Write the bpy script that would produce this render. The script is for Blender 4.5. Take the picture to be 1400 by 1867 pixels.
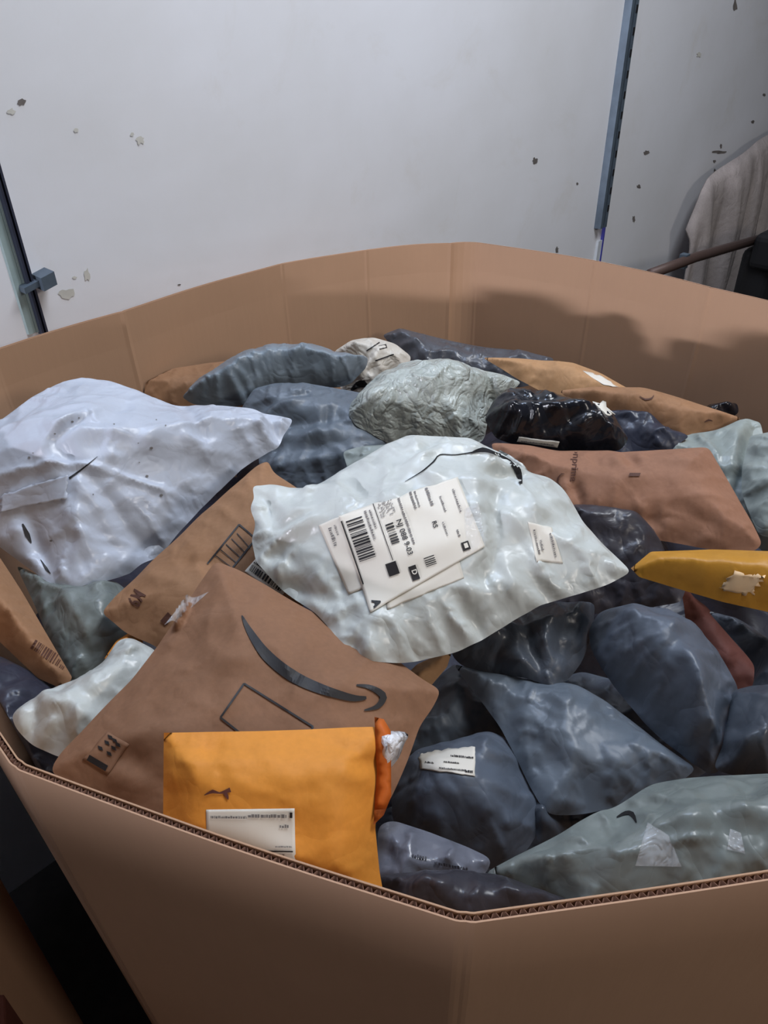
import bpy, bmesh, math, random
import numpy as np
from mathutils import Vector, Matrix, noise as mnoise
from mathutils.bvhtree import BVHTree
from mathutils.geometry import delaunay_2d_cdt

for o in list(bpy.data.objects): bpy.data.objects.remove(o)
SC = bpy.context.scene
COL = SC.collection
R_ = math.radians

# ------------------------------------------------------------------ camera
FPX, RIM, EYE = 1350.0, 1.05, 0.36
_dn = np.array([45., -1967., -1350.]); _dn /= np.linalg.norm(_dn)
_up = -_dn
_fw = np.array([0., 0., -1.]); _Y = _fw - _up * (_fw @ _up); _Y /= np.linalg.norm(_Y)
_X = np.cross(_Y, _up)
CR = np.array([_X, _Y, _up])                 # camera coords -> world coords
CP = np.array([0., 0., RIM + EYE])
cam = bpy.data.objects.new('camera', bpy.data.cameras.new('camera'))
COL.objects.link(cam)
cam.data.sensor_fit = 'VERTICAL'; cam.data.sensor_height = 24.0
cam.data.lens = FPX / 1867.0 * 24.0
cam.data.clip_start = 0.02; cam.data.clip_end = 60
cam.matrix_world = Matrix([list(CR[0]) + [CP[0]], list(CR[1]) + [CP[1]], list(CR[2]) + [CP[2]], [0, 0, 0, 1]])
SC.camera = cam

# ------------------------------------------------------------------ light and exposure
SC.view_settings.view_transform = 'Standard'
SC.view_settings.look = 'None'
SC.view_settings.exposure = -0.26
SC.view_settings.gamma = 1.0
SC.view_settings.use_curve_mapping = False
SC.render.film_transparent = False
world = bpy.data.worlds.new('world'); SC.world = world
world.use_nodes = True
world.node_tree.nodes['Background'].inputs[0].default_value = (0.80, 0.84, 0.95, 1)
world.node_tree.nodes['Background'].inputs[1].default_value = 0.078

def area(name, loc, target, sx, sy, power, col):
    l = bpy.data.lights.new(name, 'AREA'); l.shape = 'RECTANGLE'; l.size = sx; l.size_y = sy
    l.energy = power; l.color = col
    o = bpy.data.objects.new(name, l); COL.objects.link(o)
    o.location = loc
    o.rotation_euler = (Vector(target) - Vector(loc)).to_track_quat('-Z', 'Y').to_euler()
    return o
# daylight over the added blocker wall behind the photographer, a little above rim height
area('dock_door_light', (-4.0, -2.6, 1.57), (0.3, 1.2, 1.0), 0.7, 0.12, 320, (0.87, 0.88, 1.0))
# trailer ceiling lamp above the right side of the bin
area('ceiling_light', (0.80, 0.85, 2.75), (0.1, 1.2, 1.1), 0.9, 0.5, 35, (0.90, 0.94, 1.0))
# warm fill added to brighten the bin's right front, no known lamp there
area('front_fill', (1.7, -0.95, 2.1), (0.5, 0.6, 0.9), 0.3, 0.3, 15, (1.0, 0.92, 0.84))
# translucent roof panel high over the wall side
area('roof_light', (-0.1, 1.15, 2.7), (0.1, 0.9, 1.0), 0.6, 0.4, 14, (0.60, 0.74, 1.0))

# ------------------------------------------------------------------ helpers
def ray(px, py):
    return CR @ np.array([(px - 700) / FPX, -(py - 933.5) / FPX, -1.0])

def at_z(px, py, dz=0.0):
    d = ray(px, py); t = (RIM + dz - CP[2]) / d[2]
    return CP + d * t

def project(p):
    c = CR.T @ (np.asarray(p) - CP)
    return 700 - FPX * c[0] / c[2], 933.5 + FPX * c[1] / c[2]

def mesh_obj(name, V, F, mats, parent=None, origin=None, smooth=True, mat_idx=None):
    V = np.asarray(V, float)
    if origin is None:
        origin = np.array(parent['_o']) if parent is not None else V.mean(0)
    m = bpy.data.meshes.new(name)
    m.from_pydata((V - origin).tolist(), [], [list(map(int, f)) for f in F])
    for mt in (mats if isinstance(mats, (list, tuple)) else [mats]): m.materials.append(mt)
    if mat_idx is not None: m.polygons.foreach_set('material_index', mat_idx)
    if smooth: m.polygons.foreach_set('use_smooth', [True] * len(m.polygons))
    m.update()
    o = bpy.data.objects.new(name, m); COL.objects.link(o)
    if parent is not None:
        o.parent = parent
        o.location = Vector(origin) - Vector(parent['_o'])
    else:
        o.location = Vector(origin)
    o['_o'] = list(map(float, origin))
    return o

def box_geo(lo, hi):
    x0, y0, z0 = lo; x1, y1, z1 = hi
    V = [(x0,y0,z0),(x1,y0,z0),(x1,y1,z0),(x0,y1,z0),(x0,y0,z1),(x1,y0,z1),(x1,y1,z1),(x0,y1,z1)]
    F = [(0,3,2,1),(4,5,6,7),(0,1,5,4),(1,2,6,5),(2,3,7,6),(3,0,4,7)]
    return V, F

def tag(o, label=None, cat=None, group=None, kind=None):
    if label: o['label'] = label
    if cat: o['category'] = cat
    if group: o['group'] = group
    if kind: o['kind'] = kind
    return o

# ------------------------------------------------------------------ materials
def mat_base(name):
    m = bpy.data.materials.new(name); m.use_nodes = True
    nt = m.node_tree; b = nt.nodes['Principled BSDF']
    tc = nt.nodes.new('ShaderNodeTexCoord')
    return m, nt, b, tc.outputs['Object']

def nz(nt, co, scale, detail=4, rough=0.55, dist=0.0, stretch=None):
    n = nt.nodes.new('ShaderNodeTexNoise')
    n.inputs['Scale'].default_value = scale; n.inputs['Detail'].default_value = detail
    n.inputs['Roughness'].default_value = rough; n.inputs['Distortion'].default_value = dist
    if stretch:
        mp = nt.nodes.new('ShaderNodeMapping'); mp.inputs['Scale'].default_value = stretch
        nt.links.new(co, mp.inputs[0]); co = mp.outputs[0]
    nt.links.new(co, n.inputs['Vector'])
    return n.outputs['Fac']

def ramp(nt, fac, stops):
    r = nt.nodes.new('ShaderNodeValToRGB')
    e = r.color_ramp.elements
    e[0].position, e[0].color = stops[0][0], (*stops[0][1], 1)
    e[1].position, e[1].color = stops[-1][0], (*stops[-1][1], 1)
    for p, c in stops[1:-1]:
        k = e.new(p); k.color = (*c, 1)
    nt.links.new(fac, r.inputs[0])
    return r.outputs[0]

def mathn(nt, op, a, b):
    n = nt.nodes.new('ShaderNodeMath'); n.operation = op
    for i, x in enumerate((a, b)):
        if isinstance(x, (int, float)): n.inputs[i].default_value = x
        else: nt.links.new(x, n.inputs[i])
    return n.outputs[0]

def lin(c):   # sRGB 0-255 -> linear
    return tuple((x / 255 / 12.92) if x / 255 <= 0.04045 else ((x / 255 + 0.055) / 1.055) ** 2.4 for x in c)

def poly_mat(name, rgb, rough=0.34, bump=0.35, var=0.10, spec=0.5, scale=1.0):
    m, nt, b, co = mat_base(name)
    c = np.array(lin(rgb))
    col = ramp(nt, nz(nt, co, 7 * scale, 5), [(0.3, tuple(c * (1 - var))), (0.7, tuple(np.minimum(c * (1 + var), 1)))])
    nt.links.new(col, b.inputs['Base Color'])
    b.inputs['Specular IOR Level'].default_value = spec
    rr = nt.nodes.new('ShaderNodeMapRange'); nt.links.new(nz(nt, co, 14, 3), rr.inputs[0])
    rr.inputs[1].default_value = .3; rr.inputs[2].default_value = .7
    rr.inputs[3].default_value = rough - 0.07; rr.inputs[4].default_value = rough + 0.1
    nt.links.new(rr.outputs[0], b.inputs['Roughness'])
    # crinkles: ridged noise at two sizes
    r1 = mathn(nt, 'ABSOLUTE', mathn(nt, 'SUBTRACT', nz(nt, co, 16 * scale, 2, .5, 1.2), .5), 0)
    r2 = mathn(nt, 'ABSOLUTE', mathn(nt, 'SUBTRACT', nz(nt, co, 45 * scale, 2, .5, .6), .5), 0)
    h = mathn(nt, 'ADD', mathn(nt, 'MULTIPLY', r1, 1.0), mathn(nt, 'MULTIPLY', r2, .28))
    bp = nt.nodes.new('ShaderNodeBump'); bp.inputs['Strength'].default_value = bump
    bp.inputs['Distance'].default_value = 0.012
    nt.links.new(h, bp.inputs['Height']); nt.links.new(bp.outputs[0], b.inputs['Normal'])
    return m

def paper_mat(name, rgb, rough=0.72, bump=0.25, var=0.14, scale=1.0, spec=0.25):
    m, nt, b, co = mat_base(name)
    c = np.array(lin(rgb))
    mott = mathn(nt, 'ADD', mathn(nt, 'MULTIPLY', nz(nt, co, 9 * scale, 6, .65), .7), mathn(nt, 'MULTIPLY', nz(nt, co, 240, 2), .3))
    col = ramp(nt, mott, [(0.32, tuple(c * (1 - var))), (0.68, tuple(np.minimum(c * (1 + var), 1)))])
    nt.links.new(col, b.inputs['Base Color'])
    b.inputs['Roughness'].default_value = rough
    b.inputs['Specular IOR Level'].default_value = spec
    r1 = mathn(nt, 'ABSOLUTE', mathn(nt, 'SUBTRACT', nz(nt, co, 20 * scale, 2, .5, .9), .5), 0)
    h = mathn(nt, 'ADD', r1, mathn(nt, 'MULTIPLY', nz(nt, co, 110, 3), .12))
    bp = nt.nodes.new('ShaderNodeBump'); bp.inputs['Strength'].default_value = bump
    bp.inputs['Distance'].default_value = 0.01
    nt.links.new(h, bp.inputs['Height']); nt.links.new(bp.outputs[0], b.inputs['Normal'])
    return m

def flat_mat(name, rgb, rough=0.6, metal=0.0, spec=0.4, var=0.06):
    m, nt, b, co = mat_base(name)
    c = np.array(lin(rgb))
    col = ramp(nt, nz(nt, co, 30, 4), [(0.3, tuple(c * (1 - var))), (0.7, tuple(np.minimum(c * (1 + var), 1)))])
    nt.links.new(col, b.inputs['Base Color'])
    b.inputs['Roughness'].default_value = rough; b.inputs['Metallic'].default_value = metal
    b.inputs['Specular IOR Level'].default_value = spec
    return m

M = dict(
    white=poly_mat('pale_grey_poly', (192, 196, 192), .32, .32),
    white2=poly_mat('white_lilac_poly', (186, 192, 204), .33, .30),
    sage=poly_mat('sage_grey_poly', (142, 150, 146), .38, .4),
    sage2=poly_mat('dim_sage_poly', (118, 125, 122), .3, .4),
    crinkle=poly_mat('crinkled_sage_poly', (168, 174, 168), .3, 1.0, scale=1.8),
    cream=poly_mat('cream_poly', (205, 198, 186), .45, .5, scale=1.6),
    blue=poly_mat('blue_grey_poly', (122, 133, 142), .36, .35),
    slate=poly_mat('slate_poly', (96, 105, 115), .42, .3),
    slate2=poly_mat('slate_blue_poly', (84, 92, 104), .42, .28),
    slate3=poly_mat('dark_slate_poly', (70, 76, 85), .36, .4),
    charcoal=poly_mat('charcoal_poly', (80, 82, 88), .3, .4),
    black=poly_mat('black_poly', (26, 27, 33), .2, .5),
    coal=poly_mat('coal_poly', (58, 56, 62), .34, .4),
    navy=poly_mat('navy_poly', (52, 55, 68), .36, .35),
    mist=poly_mat('translucent_grey_poly', (112, 114, 124), .26, .4),
    kraft=paper_mat('kraft_paper', (150, 112, 82)),
    kraft2=paper_mat('light_kraft_paper', (176, 136, 98)),
    kraft3=paper_mat('deep_kraft_paper', (146, 106, 84)),
    kraft4=paper_mat('dull_kraft_paper', (134, 98, 74)),
    orange=paper_mat('orange_manila_paper', (218, 142, 56), .6, .22, .10),
    orange_in=paper_mat('orange_flap_paper', (196, 98, 34), .6, .2, .1),
    gold=paper_mat('gold_manila_paper', (184, 130, 44), .45, .15, .10, spec=.4),
    redbrown=paper_mat('redbrown_paper', (98, 58, 50)),
    label=flat_mat('label_paper', (218, 212, 200), .5, var=.03),
    tan=flat_mat('torn_label_paper', (222, 190, 150), .7, var=.15),
    ink=flat_mat('black_ink', (30, 27, 28), .55),
    ink_grey=flat_mat('grey_ink', (116, 112, 110), .6),
    ink_brown=flat_mat('brown_print', (84, 52, 40), .7),
    bubble=poly_mat('bubble_wrap', (232, 232, 236), .22, 1.0, scale=2.5),
    tape=poly_mat('clear_tape', (200, 178, 160), .12, .6),
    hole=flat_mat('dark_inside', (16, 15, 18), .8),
)
def clear_mat():
    m, nt, b, co = mat_base('clear_plastic')
    b.inputs['Base Color'].default_value = (.95, .97, 1, 1)
    b.inputs['Roughness'].default_value = .1
    b.inputs['Alpha'].default_value = .16
    b.inputs['Specular IOR Level'].default_value = .9
    h = mathn(nt, 'ABSOLUTE', mathn(nt, 'SUBTRACT', nz(nt, co, 60, 2, .5, 1.), .5), 0)
    bp = nt.nodes.new('ShaderNodeBump'); bp.inputs['Strength'].default_value = .9
    bp.inputs['Distance'].default_value = .01
    nt.links.new(h, bp.inputs['Height']); nt.links.new(bp.outputs[0], b.inputs['Normal'])
    return m
M['clear'] = clear_mat()

def carton_mat(name, rgb):
    m, nt, b, co = mat_base(name)
    c = np.array(lin(rgb))
    w = nz(nt, co, 3.0, 5, .6)
    g = nz(nt, co, 160, 3, .6, 0, (1, 1, .1))
    f = mathn(nt, 'ADD', mathn(nt, 'MULTIPLY', w, .85), mathn(nt, 'MULTIPLY', g, .15))
    col = ramp(nt, f, [(.3, tuple(c * .93)), (.7, tuple(c * 1.06))])
    nt.links.new(col, b.inputs['Base Color'])
    b.inputs['Roughness'].default_value = .68
    b.inputs['Specular IOR Level'].default_value = .3
    bp = nt.nodes.new('ShaderNodeBump'); bp.inputs['Strength'].default_value = .04
    bp.inputs['Distance'].default_value = .004
    nt.links.new(g, bp.inputs['Height']); nt.links.new(bp.outputs[0], b.inputs['Normal'])
    return m
M['carton'] = carton_mat('corrugated_board', (188, 150, 122))
M['carton_in'] = carton_mat('corrugated_board_inside', (180, 143, 114))
M['flute'] = flat_mat('flute_board', (110, 78, 62), .8)

# ------------------------------------------------------------------ room shell
WD = np.array([math.sqrt(.5), math.sqrt(.5), 0.])      # along the trailer wall, to the right and away
WN = np.array([-math.sqrt(.5), math.sqrt(.5), 0.])     # out of the room
WALL = 1.075
def wpt(s, z, off=0.0):                                  # a point on the wall face, off = distance into the room
    return WN * (WALL - off) + WD * s + np.array([0, 0, z])
def wall_px(px, py, off=0.0):
    d = ray(px, py); t = (WALL - off - CP @ WN) / (d @ WN)
    return CP + d * t

def wall_mat():
    m, nt, b, co = mat_base('painted_trailer_wall')
    base = ramp(nt, nz(nt, co, 1.3, 6, .6), [(.3, lin((220, 220, 222))), (.55, lin((230, 231, 236))), (.8, lin((234, 236, 241)))])
    dirt = nz(nt, co, 4.5, 8, .7, .6)
    dm = ramp(nt, dirt, [(.56, (1, 1, 1)), (.72, (.93, .91, .87)), (.9, (.8, .77, .7))])
    mx = nt.nodes.new('ShaderNodeMix'); mx.data_type = 'RGBA'; mx.blend_type = 'MULTIPLY'; mx.inputs[0].default_value = .8
    nt.links.new(base, mx.inputs[6]); nt.links.new(dm, mx.inputs[7])
    sp = nz(nt, co, 26, 3, .5)
    sm = ramp(nt, sp, [(.80, (1, 1, 1)), (.84, (.6, .56, .52))])
    m2 = nt.nodes.new('ShaderNodeMix'); m2.data_type = 'RGBA'; m2.blend_type = 'MULTIPLY'; m2.inputs[0].default_value = .6
    nt.links.new(mx.outputs[2], m2.inputs[6]); nt.links.new(sm, m2.inputs[7])
    nt.links.new(m2.outputs[2], b.inputs['Base Color'])
    b.inputs['Roughness'].default_value = .5
    bp = nt.nodes.new('ShaderNodeBump'); bp.inputs['Strength'].default_value = .15; bp.inputs['Distance'].default_value = .01
    nt.links.new(nz(nt, co, 5, 6, .6), bp.inputs['Height']); nt.links.new(bp.outputs[0], b.inputs['Normal'])
    return m
M['wall'] = wall_mat()
M['steel'] = flat_mat('galvanised_steel', (88, 100, 112), .5, .3, var=.15)
M['steel_dark'] = flat_mat('dark_steel', (58, 62, 78), .4, .5, var=.15)
M['rail_shade'] = flat_mat('rail_shade_tint', (150, 168, 168), .6, var=.1)  # colour of the greenish shadow beside the left rail
M['scuff'] = flat_mat('scuff_grime', (112, 106, 102), .8, var=.25)
M['scuff_pale'] = flat_mat('pale_grime', (200, 198, 190), .8, var=.1)
M['floor'] = flat_mat('worn_dark_floor', (46, 38, 34), .8, var=.3)
M['ceil'] = flat_mat('ceiling_paint', (190, 195, 200), .8)
M['bluetrim'] = flat_mat('blue_film_edge', (60, 60, 150), .5)

def quadslab(p, name, mat, kind='structure', th=.04, n=None):
    p = [np.array(q, float) for q in p]
    n = np.array(n, float)
    V = p + [q + n * th for q in p]
    F = [(0,1,2,3),(7,6,5,4)] + [(i, (i+1)%4+0, (i+1)%4+4, i+4) for i in range(4)]
    o = mesh_obj(name, V, F, mat, smooth=False)
    bm = bmesh.new(); bm.from_mesh(o.data); bmesh.ops.recalc_face_normals(bm, faces=bm.faces); bm.to_mesh(o.data); bm.free()
    return tag(o, kind=kind)
wall = quadslab([wpt(-4, 0), wpt(4.5, 0), wpt(4.5, 2.7), wpt(-4, 2.7)], 'wall_back', M['wall'], n=WN)
quadslab([wpt(-4, 0), wpt(4.5, 0), wpt(4.5, 0, 2.6), wpt(-4, 0, 2.6)], 'floor', M['floor'], n=(0, 0, -1))

def strip_on_wall(name, pa, pb, width, depth, mat, ext=0.0, parent=None, off=0.0):
    """steel strip between two photo points, on the wall face"""
    a = wall_px(*pa); b = wall_px(*pb)
    s = a @ WD, b @ WD; z = a[2], b[2]
    sm = (s[0] + s[1]) / 2
    z0, z1 = min(z), max(z) + ext
    V = []
    for zz in (z0, z1):
        for ss, dd in ((-width/2, 0), (-width/2*.8, depth), (-width*.12, depth), (-width*.1, depth*.45), (width*.1, depth*.45), (width*.12, depth), (width/2*.8, depth), (width/2, 0)):
            V.append(wpt(sm + ss, zz, dd + off))
    n = 8
    F = [(i, i+1, i+1+n, i+n) for i in range(n-1)] + [(n-1, 0, n, 2*n-1)] + [tuple(range(n))[::-1], tuple(range(n, 2*n))]
    o = mesh_obj(name, V, F, mat, parent=parent, smooth=False)
    bm = bmesh.new(); bm.from_mesh(o.data); bmesh.ops.recalc_face_normals(bm, faces=bm.faces); bm.to_mesh(o.data); bm.free()
    return o, sm, z0, z1

def blob_on_wall(px, py, rx, ry, mat, seed, name='scuff_mark', parent=None):
    rnd = random.Random(seed); c = wall_px(px, py)
    ez = wall_px(px, py + 1) - c; es = wall_px(px + 1, py) - c
    V = [c - WN * .0012]; n = 14
    for i in range(n):
        a = 2 * math.pi * i / n; r = rnd.uniform(.55, 1.15)
        V.append(c + es * rx * r * math.cos(a) + ez * ry * r * math.sin(a) - WN * .0008)
    V = [v - WN * ((v @ WN) - (WALL - .001)) for v in V]
    F = [(0, 1 + (i+1) % n, 1 + i) for i in range(n)]
    return mesh_obj(name, V, F, mat, parent=parent, smooth=False)

# ------------------------------------------------------------------ bulk octagonal carton
RIMP = [(.034,.178),(-.218,.272),(-.42,.51),(-.53,.74),(-.505,.912),(-.375,1.055),(-.167,1.278),(-.023,1.352),(.131,1.382),
        (.183,1.385),(.365,1.252),(.499,1.098),(.625,.935),(.665,.70),(.60,.42),(.42,.228)]
def carton():
    root = bpy.data.objects.new('bulk_carton', None); COL.objects.link(root)
    root.location = (.05, .78, .12); root['_o'] = [.05, .78, .12]
    tag(root, 'huge open octagonal corrugated cardboard bin packed with parcels', 'cardboard box')
    P = [np.array(p) for p in RIMP]; n = len(P)
    path = []; crease = []
    cen = sum(P) / n
    for i in range(n):
        a, b = P[i], P[(i+1) % n]; L = np.linalg.norm(b - a); k = max(4, int(L / .0125))
        d = (b - a) / L; nn = np.array([d[1], -d[0]])
        if nn @ (a - cen) < 0: nn = -nn
        e = .0025 / L
        ts = sorted(set([0, e, 2*e, 4*e] + [j / k for j in range(1, k) if 5*e < j / k < 1 - 5*e] + [1-4*e, 1-2*e, 1-e]))
        for t in ts:
            bow = .006 * math.sin(math.pi * t) * (1 if i % 3 else .3)
            near = min(t, 1 - t) * L
            g = -.0012 * math.exp(-(near / .0025) ** 2)
            path.append(a + (b - a) * t + nn * (bow + g))
    path = np.array(path); m = len(path)
    nx = np.roll(path, -1, 0) - np.roll(path, 1, 0)
    nn = np.stack([nx[:, 1], -nx[:, 0]], 1); nn /= np.linalg.norm(nn, axis=1)[:, None]
    if ((path - cen) * nn).sum() < 0: nn = -nn
    TH = .0052
    def ring(off, z, zi):
        sc = 1 - .07 * max(0, (RIM - z - .06)) ** 1.0
        q = (path + nn * off - cen) * sc + cen
        wob = [0.0025 * mnoise.noise(Vector((p[0] * 6, p[1] * 6, 3))) if zi == 0 else 0 for p in path]
        return [(q[i][0], q[i][1], z + wob[i]) for i in range(m)]
    zs = [RIM, RIM - .012, RIM - .05, RIM - .12, RIM - .25, RIM - .5, RIM - .75, .125]
    def shell(name, off0, off1, mat, label=None):
        V = []; F = []
        for off in (off0, off1):
            for zi, z in enumerate(zs): V += ring(off, z, zi)
        nz_ = len(zs)
        for s in (0, 1):
            for zi in range(nz_ - 1):
                for i in range(m):
                    a = (s * nz_ + zi) * m + i; b = (s * nz_ + zi) * m + (i + 1) % m
                    F.append((a, b, b + m, a + m) if s else (b, a, a + m, b + m))
        for zi in (0, nz_ - 1):
            for i in range(m):
                a = zi * m + i; b = zi * m + (i + 1) % m; c = nz_ * m
                F.append((a, b, b + c, a + c))
        o = mesh_obj(name, V, F, mat, parent=root, smooth=False)
        if label: o['label'] = label
        return o
    shell('outer_liner', 0.0, -.0009, M['carton'])
    shell('inner_liner', -TH, -TH + .0009, M['carton_in'])
    # double fluted core seen in the cut top edge
    per = np.r_[0, np.cumsum(np.linalg.norm(np.roll(path, -1, 0) - path, axis=1))]
    tot = per[-1]; pitch = .0046; ns = int(tot / pitch) * 8
    clos = np.vstack([path, path[:1]]); cn = np.vstack([nn, nn[:1]])
    V = []; F = []
    s = np.linspace(0, tot, ns, endpoint=False)
    X = np.interp(s, per, clos[:, 0]); Y = np.interp(s, per, clos[:, 1])
    NX = np.interp(s, per, cn[:, 0]); NY = np.interp(s, per, cn[:, 1])
    w = -TH / 2 + (TH / 2 - .0011) * np.sin(s / pitch * 2 * math.pi)
    for dz in (-.0012, -.05):
        for i in range(ns):
            V.append((X[i] + NX[i] * w[i], Y[i] + NY[i] * w[i], RIM + dz + 0.0025 * mnoise.noise(Vector((X[i] * 6, Y[i] * 6, 3)))))
    F = [(i, (i+1) % ns, (i+1) % ns + ns, i + ns) for i in range(ns)]
    fl = mesh_obj('fluted_core', V, F, M['flute'], parent=root, smooth=True)
    sm = fl.modifiers.new('thick', 'SOLIDIFY'); sm.thickness = .0005
    # bottom flap
    V = ring(-TH - .002, .13, 1) + ring(-TH - .002, .125, 1)
    F = [tuple(range(m)), tuple(range(2*m - 1, m - 1, -1))] + [(i, i + m, (i+1) % m + m, (i+1) % m) for i in range(m)]
    mesh_obj('bottom_flap', V, F, M['carton'], parent=root, smooth=False)
    # glued joint tab, upper right of the back corner
    return root
carton()

def inside(p, marg=.0):
    P = RIMP; c = False; n = len(P); x, y = p[0], p[1]
    for i in range(n):
        x0, y0 = P[i]; x1, y1 = P[i-1]
        if (y0 > y) != (y1 > y) and x < (x1 - x0) * (y - y0) / (y1 - y0) + x0: c = not c
    return c

# ------------------------------------------------------------------ mailer builder: outline, contents, relaxed film
STACK = []       # (verts, tris) of everything already lying in the box
def stack_bvh():
    V = []; F = []; o = 0
    for v, f in STACK:
        V += v; F += [(a + o, b + o, c + o) for a, b, c in f]; o += len(v)
    return BVHTree.FromPolygons(V, F) if V else None

def seg_dist(P, A, B):
    AB = B - A; L2 = (AB ** 2).sum(1) + 1e-12
    best = np.full(len(P), 1e9)
    for a, ab, l2 in zip(A, AB, L2):
        t = np.clip(((P - a) @ ab) / l2, 0, 1)
        d = np.linalg.norm(P - a - t[:, None] * ab, axis=1)
        best = np.minimum(best, d)
    return best

def fnoise(uv, scale, seed, oct_=2):
    return np.array([mnoise.fractal(Vector((u * scale + seed * 7.3, v * scale - seed * 3.1, seed * 1.7)), 1.0, 2.0, oct_) for u, v in uv])

def relax(P0, tri, pin, obs, grow, iters, kb, grav, seed):
    n = len(P0)
    e = np.vstack([tri[:, [0, 1]], tri[:, [1, 2]], tri[:, [2, 0]]]); es = np.sort(e, 1)
    eu, inv = np.unique(es, axis=0, return_inverse=True); inv = inv.ravel()
    opp = np.concatenate([tri[:, 2], tri[:, 0], tri[:, 1]])
    od = np.argsort(inv, kind='stable'); ii = inv[od]; same = np.where(ii[1:] == ii[:-1])[0]
    be = np.stack([opp[od[same]], opp[od[same + 1]]], 1)
    def rest(E, f=1.0):
        L = np.linalg.norm(P0[E[:, 0]] - P0[E[:, 1]], axis=1)
        return L * (1 + (grow[E[:, 0]] + grow[E[:, 1]]) / 2 * f)
    r1 = rest(eu); r2 = rest(be)
    A = np.r_[eu[:, 0], be[:, 0]]; B = np.r_[eu[:, 1], be[:, 1]]; RL = np.r_[r1, r2]
    K = np.r_[np.ones(len(eu)), np.full(len(be), kb)]
    isb = np.r_[np.zeros(len(eu), bool), np.ones(len(be), bool)]
    cnt = np.bincount(A, K, n) + np.bincount(B, K, n)
    P = P0.copy(); rng = np.random.RandomState(seed)
    P[~pin, 2] += rng.uniform(0, .0035, (~pin).sum())
    prev = P.copy(); om = 1.35
    for it in range(iters):
        vel = (P - prev) * .88; prev = P.copy(); P = P + vel; P[:, 2] -= grav
        for k in range(3):
            D = P[B] - P[A]; L = np.sqrt((D ** 2).sum(1)) + 1e-12
            s = (L - RL) / L * .5 * K
            s = np.where(isb & (L > RL), 0, s)
            c = D * s[:, None]
            for ax in range(3):
                P[:, ax] += om * (np.bincount(A, c[:, ax], n) - np.bincount(B, c[:, ax], n)) / cnt * 2
        P[:, 2] = np.maximum(P[:, 2], obs)
        P[pin] = P0[pin]
    return P

def ridged(uv, scale, seed, ang, stretch=2.2):
    c, s_ = math.cos(ang), math.sin(ang)
    q = np.stack([(uv[:, 0]*c + uv[:, 1]*s_) / stretch, -uv[:, 0]*s_ + uv[:, 1]*c], 1) * scale
    wx = np.array([mnoise.noise(Vector((u*1.3 + seed, v*1.3, 7.7))) for u, v in q]) * .5
    q = q + wx[:, None]
    n = np.array([mnoise.noise(Vector((u - seed*3.3, v + seed*1.9, seed*.7))) for u, v in q])
    return (1 - np.minimum(np.abs(n) * 3.2, 1)) ** 1.6

def keep_in_bin(W):
    P = np.array(RIMP); c = P.mean(0); W = W.copy()
    k = .975 - .07 * np.clip(RIM - W[:, 2] - .06, 0, 1)
    q = (W[:, :2] - c) / k[:, None] + c
    A, B = P, np.roll(P, -1, 0); ins = np.zeros(len(q), bool); best = np.full(len(q), 1e9); near = q.copy()
    for a, e in zip(A, B):
        if a[1] != e[1]:
            cond = (a[1] > q[:, 1]) != (e[1] > q[:, 1])
            ins ^= cond & (q[:, 0] < (e[0]-a[0]) * (q[:, 1]-a[1]) / (e[1]-a[1]) + a[0])
        ab = e - a; t = np.clip(((q - a) @ ab) / (ab @ ab), 0, 1); pr = a + t[:, None] * ab
        d = np.linalg.norm(q - pr, axis=1); m = d < best; best[m] = d[m]; near[m] = pr[m]
    out = (~ins) & (W[:, 2] < RIM + .03)
    q[out] = near[out]
    W[out, :2] = ((q - c) * k[:, None] + c)[out]
    return W

class Bag:
    pass

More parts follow.
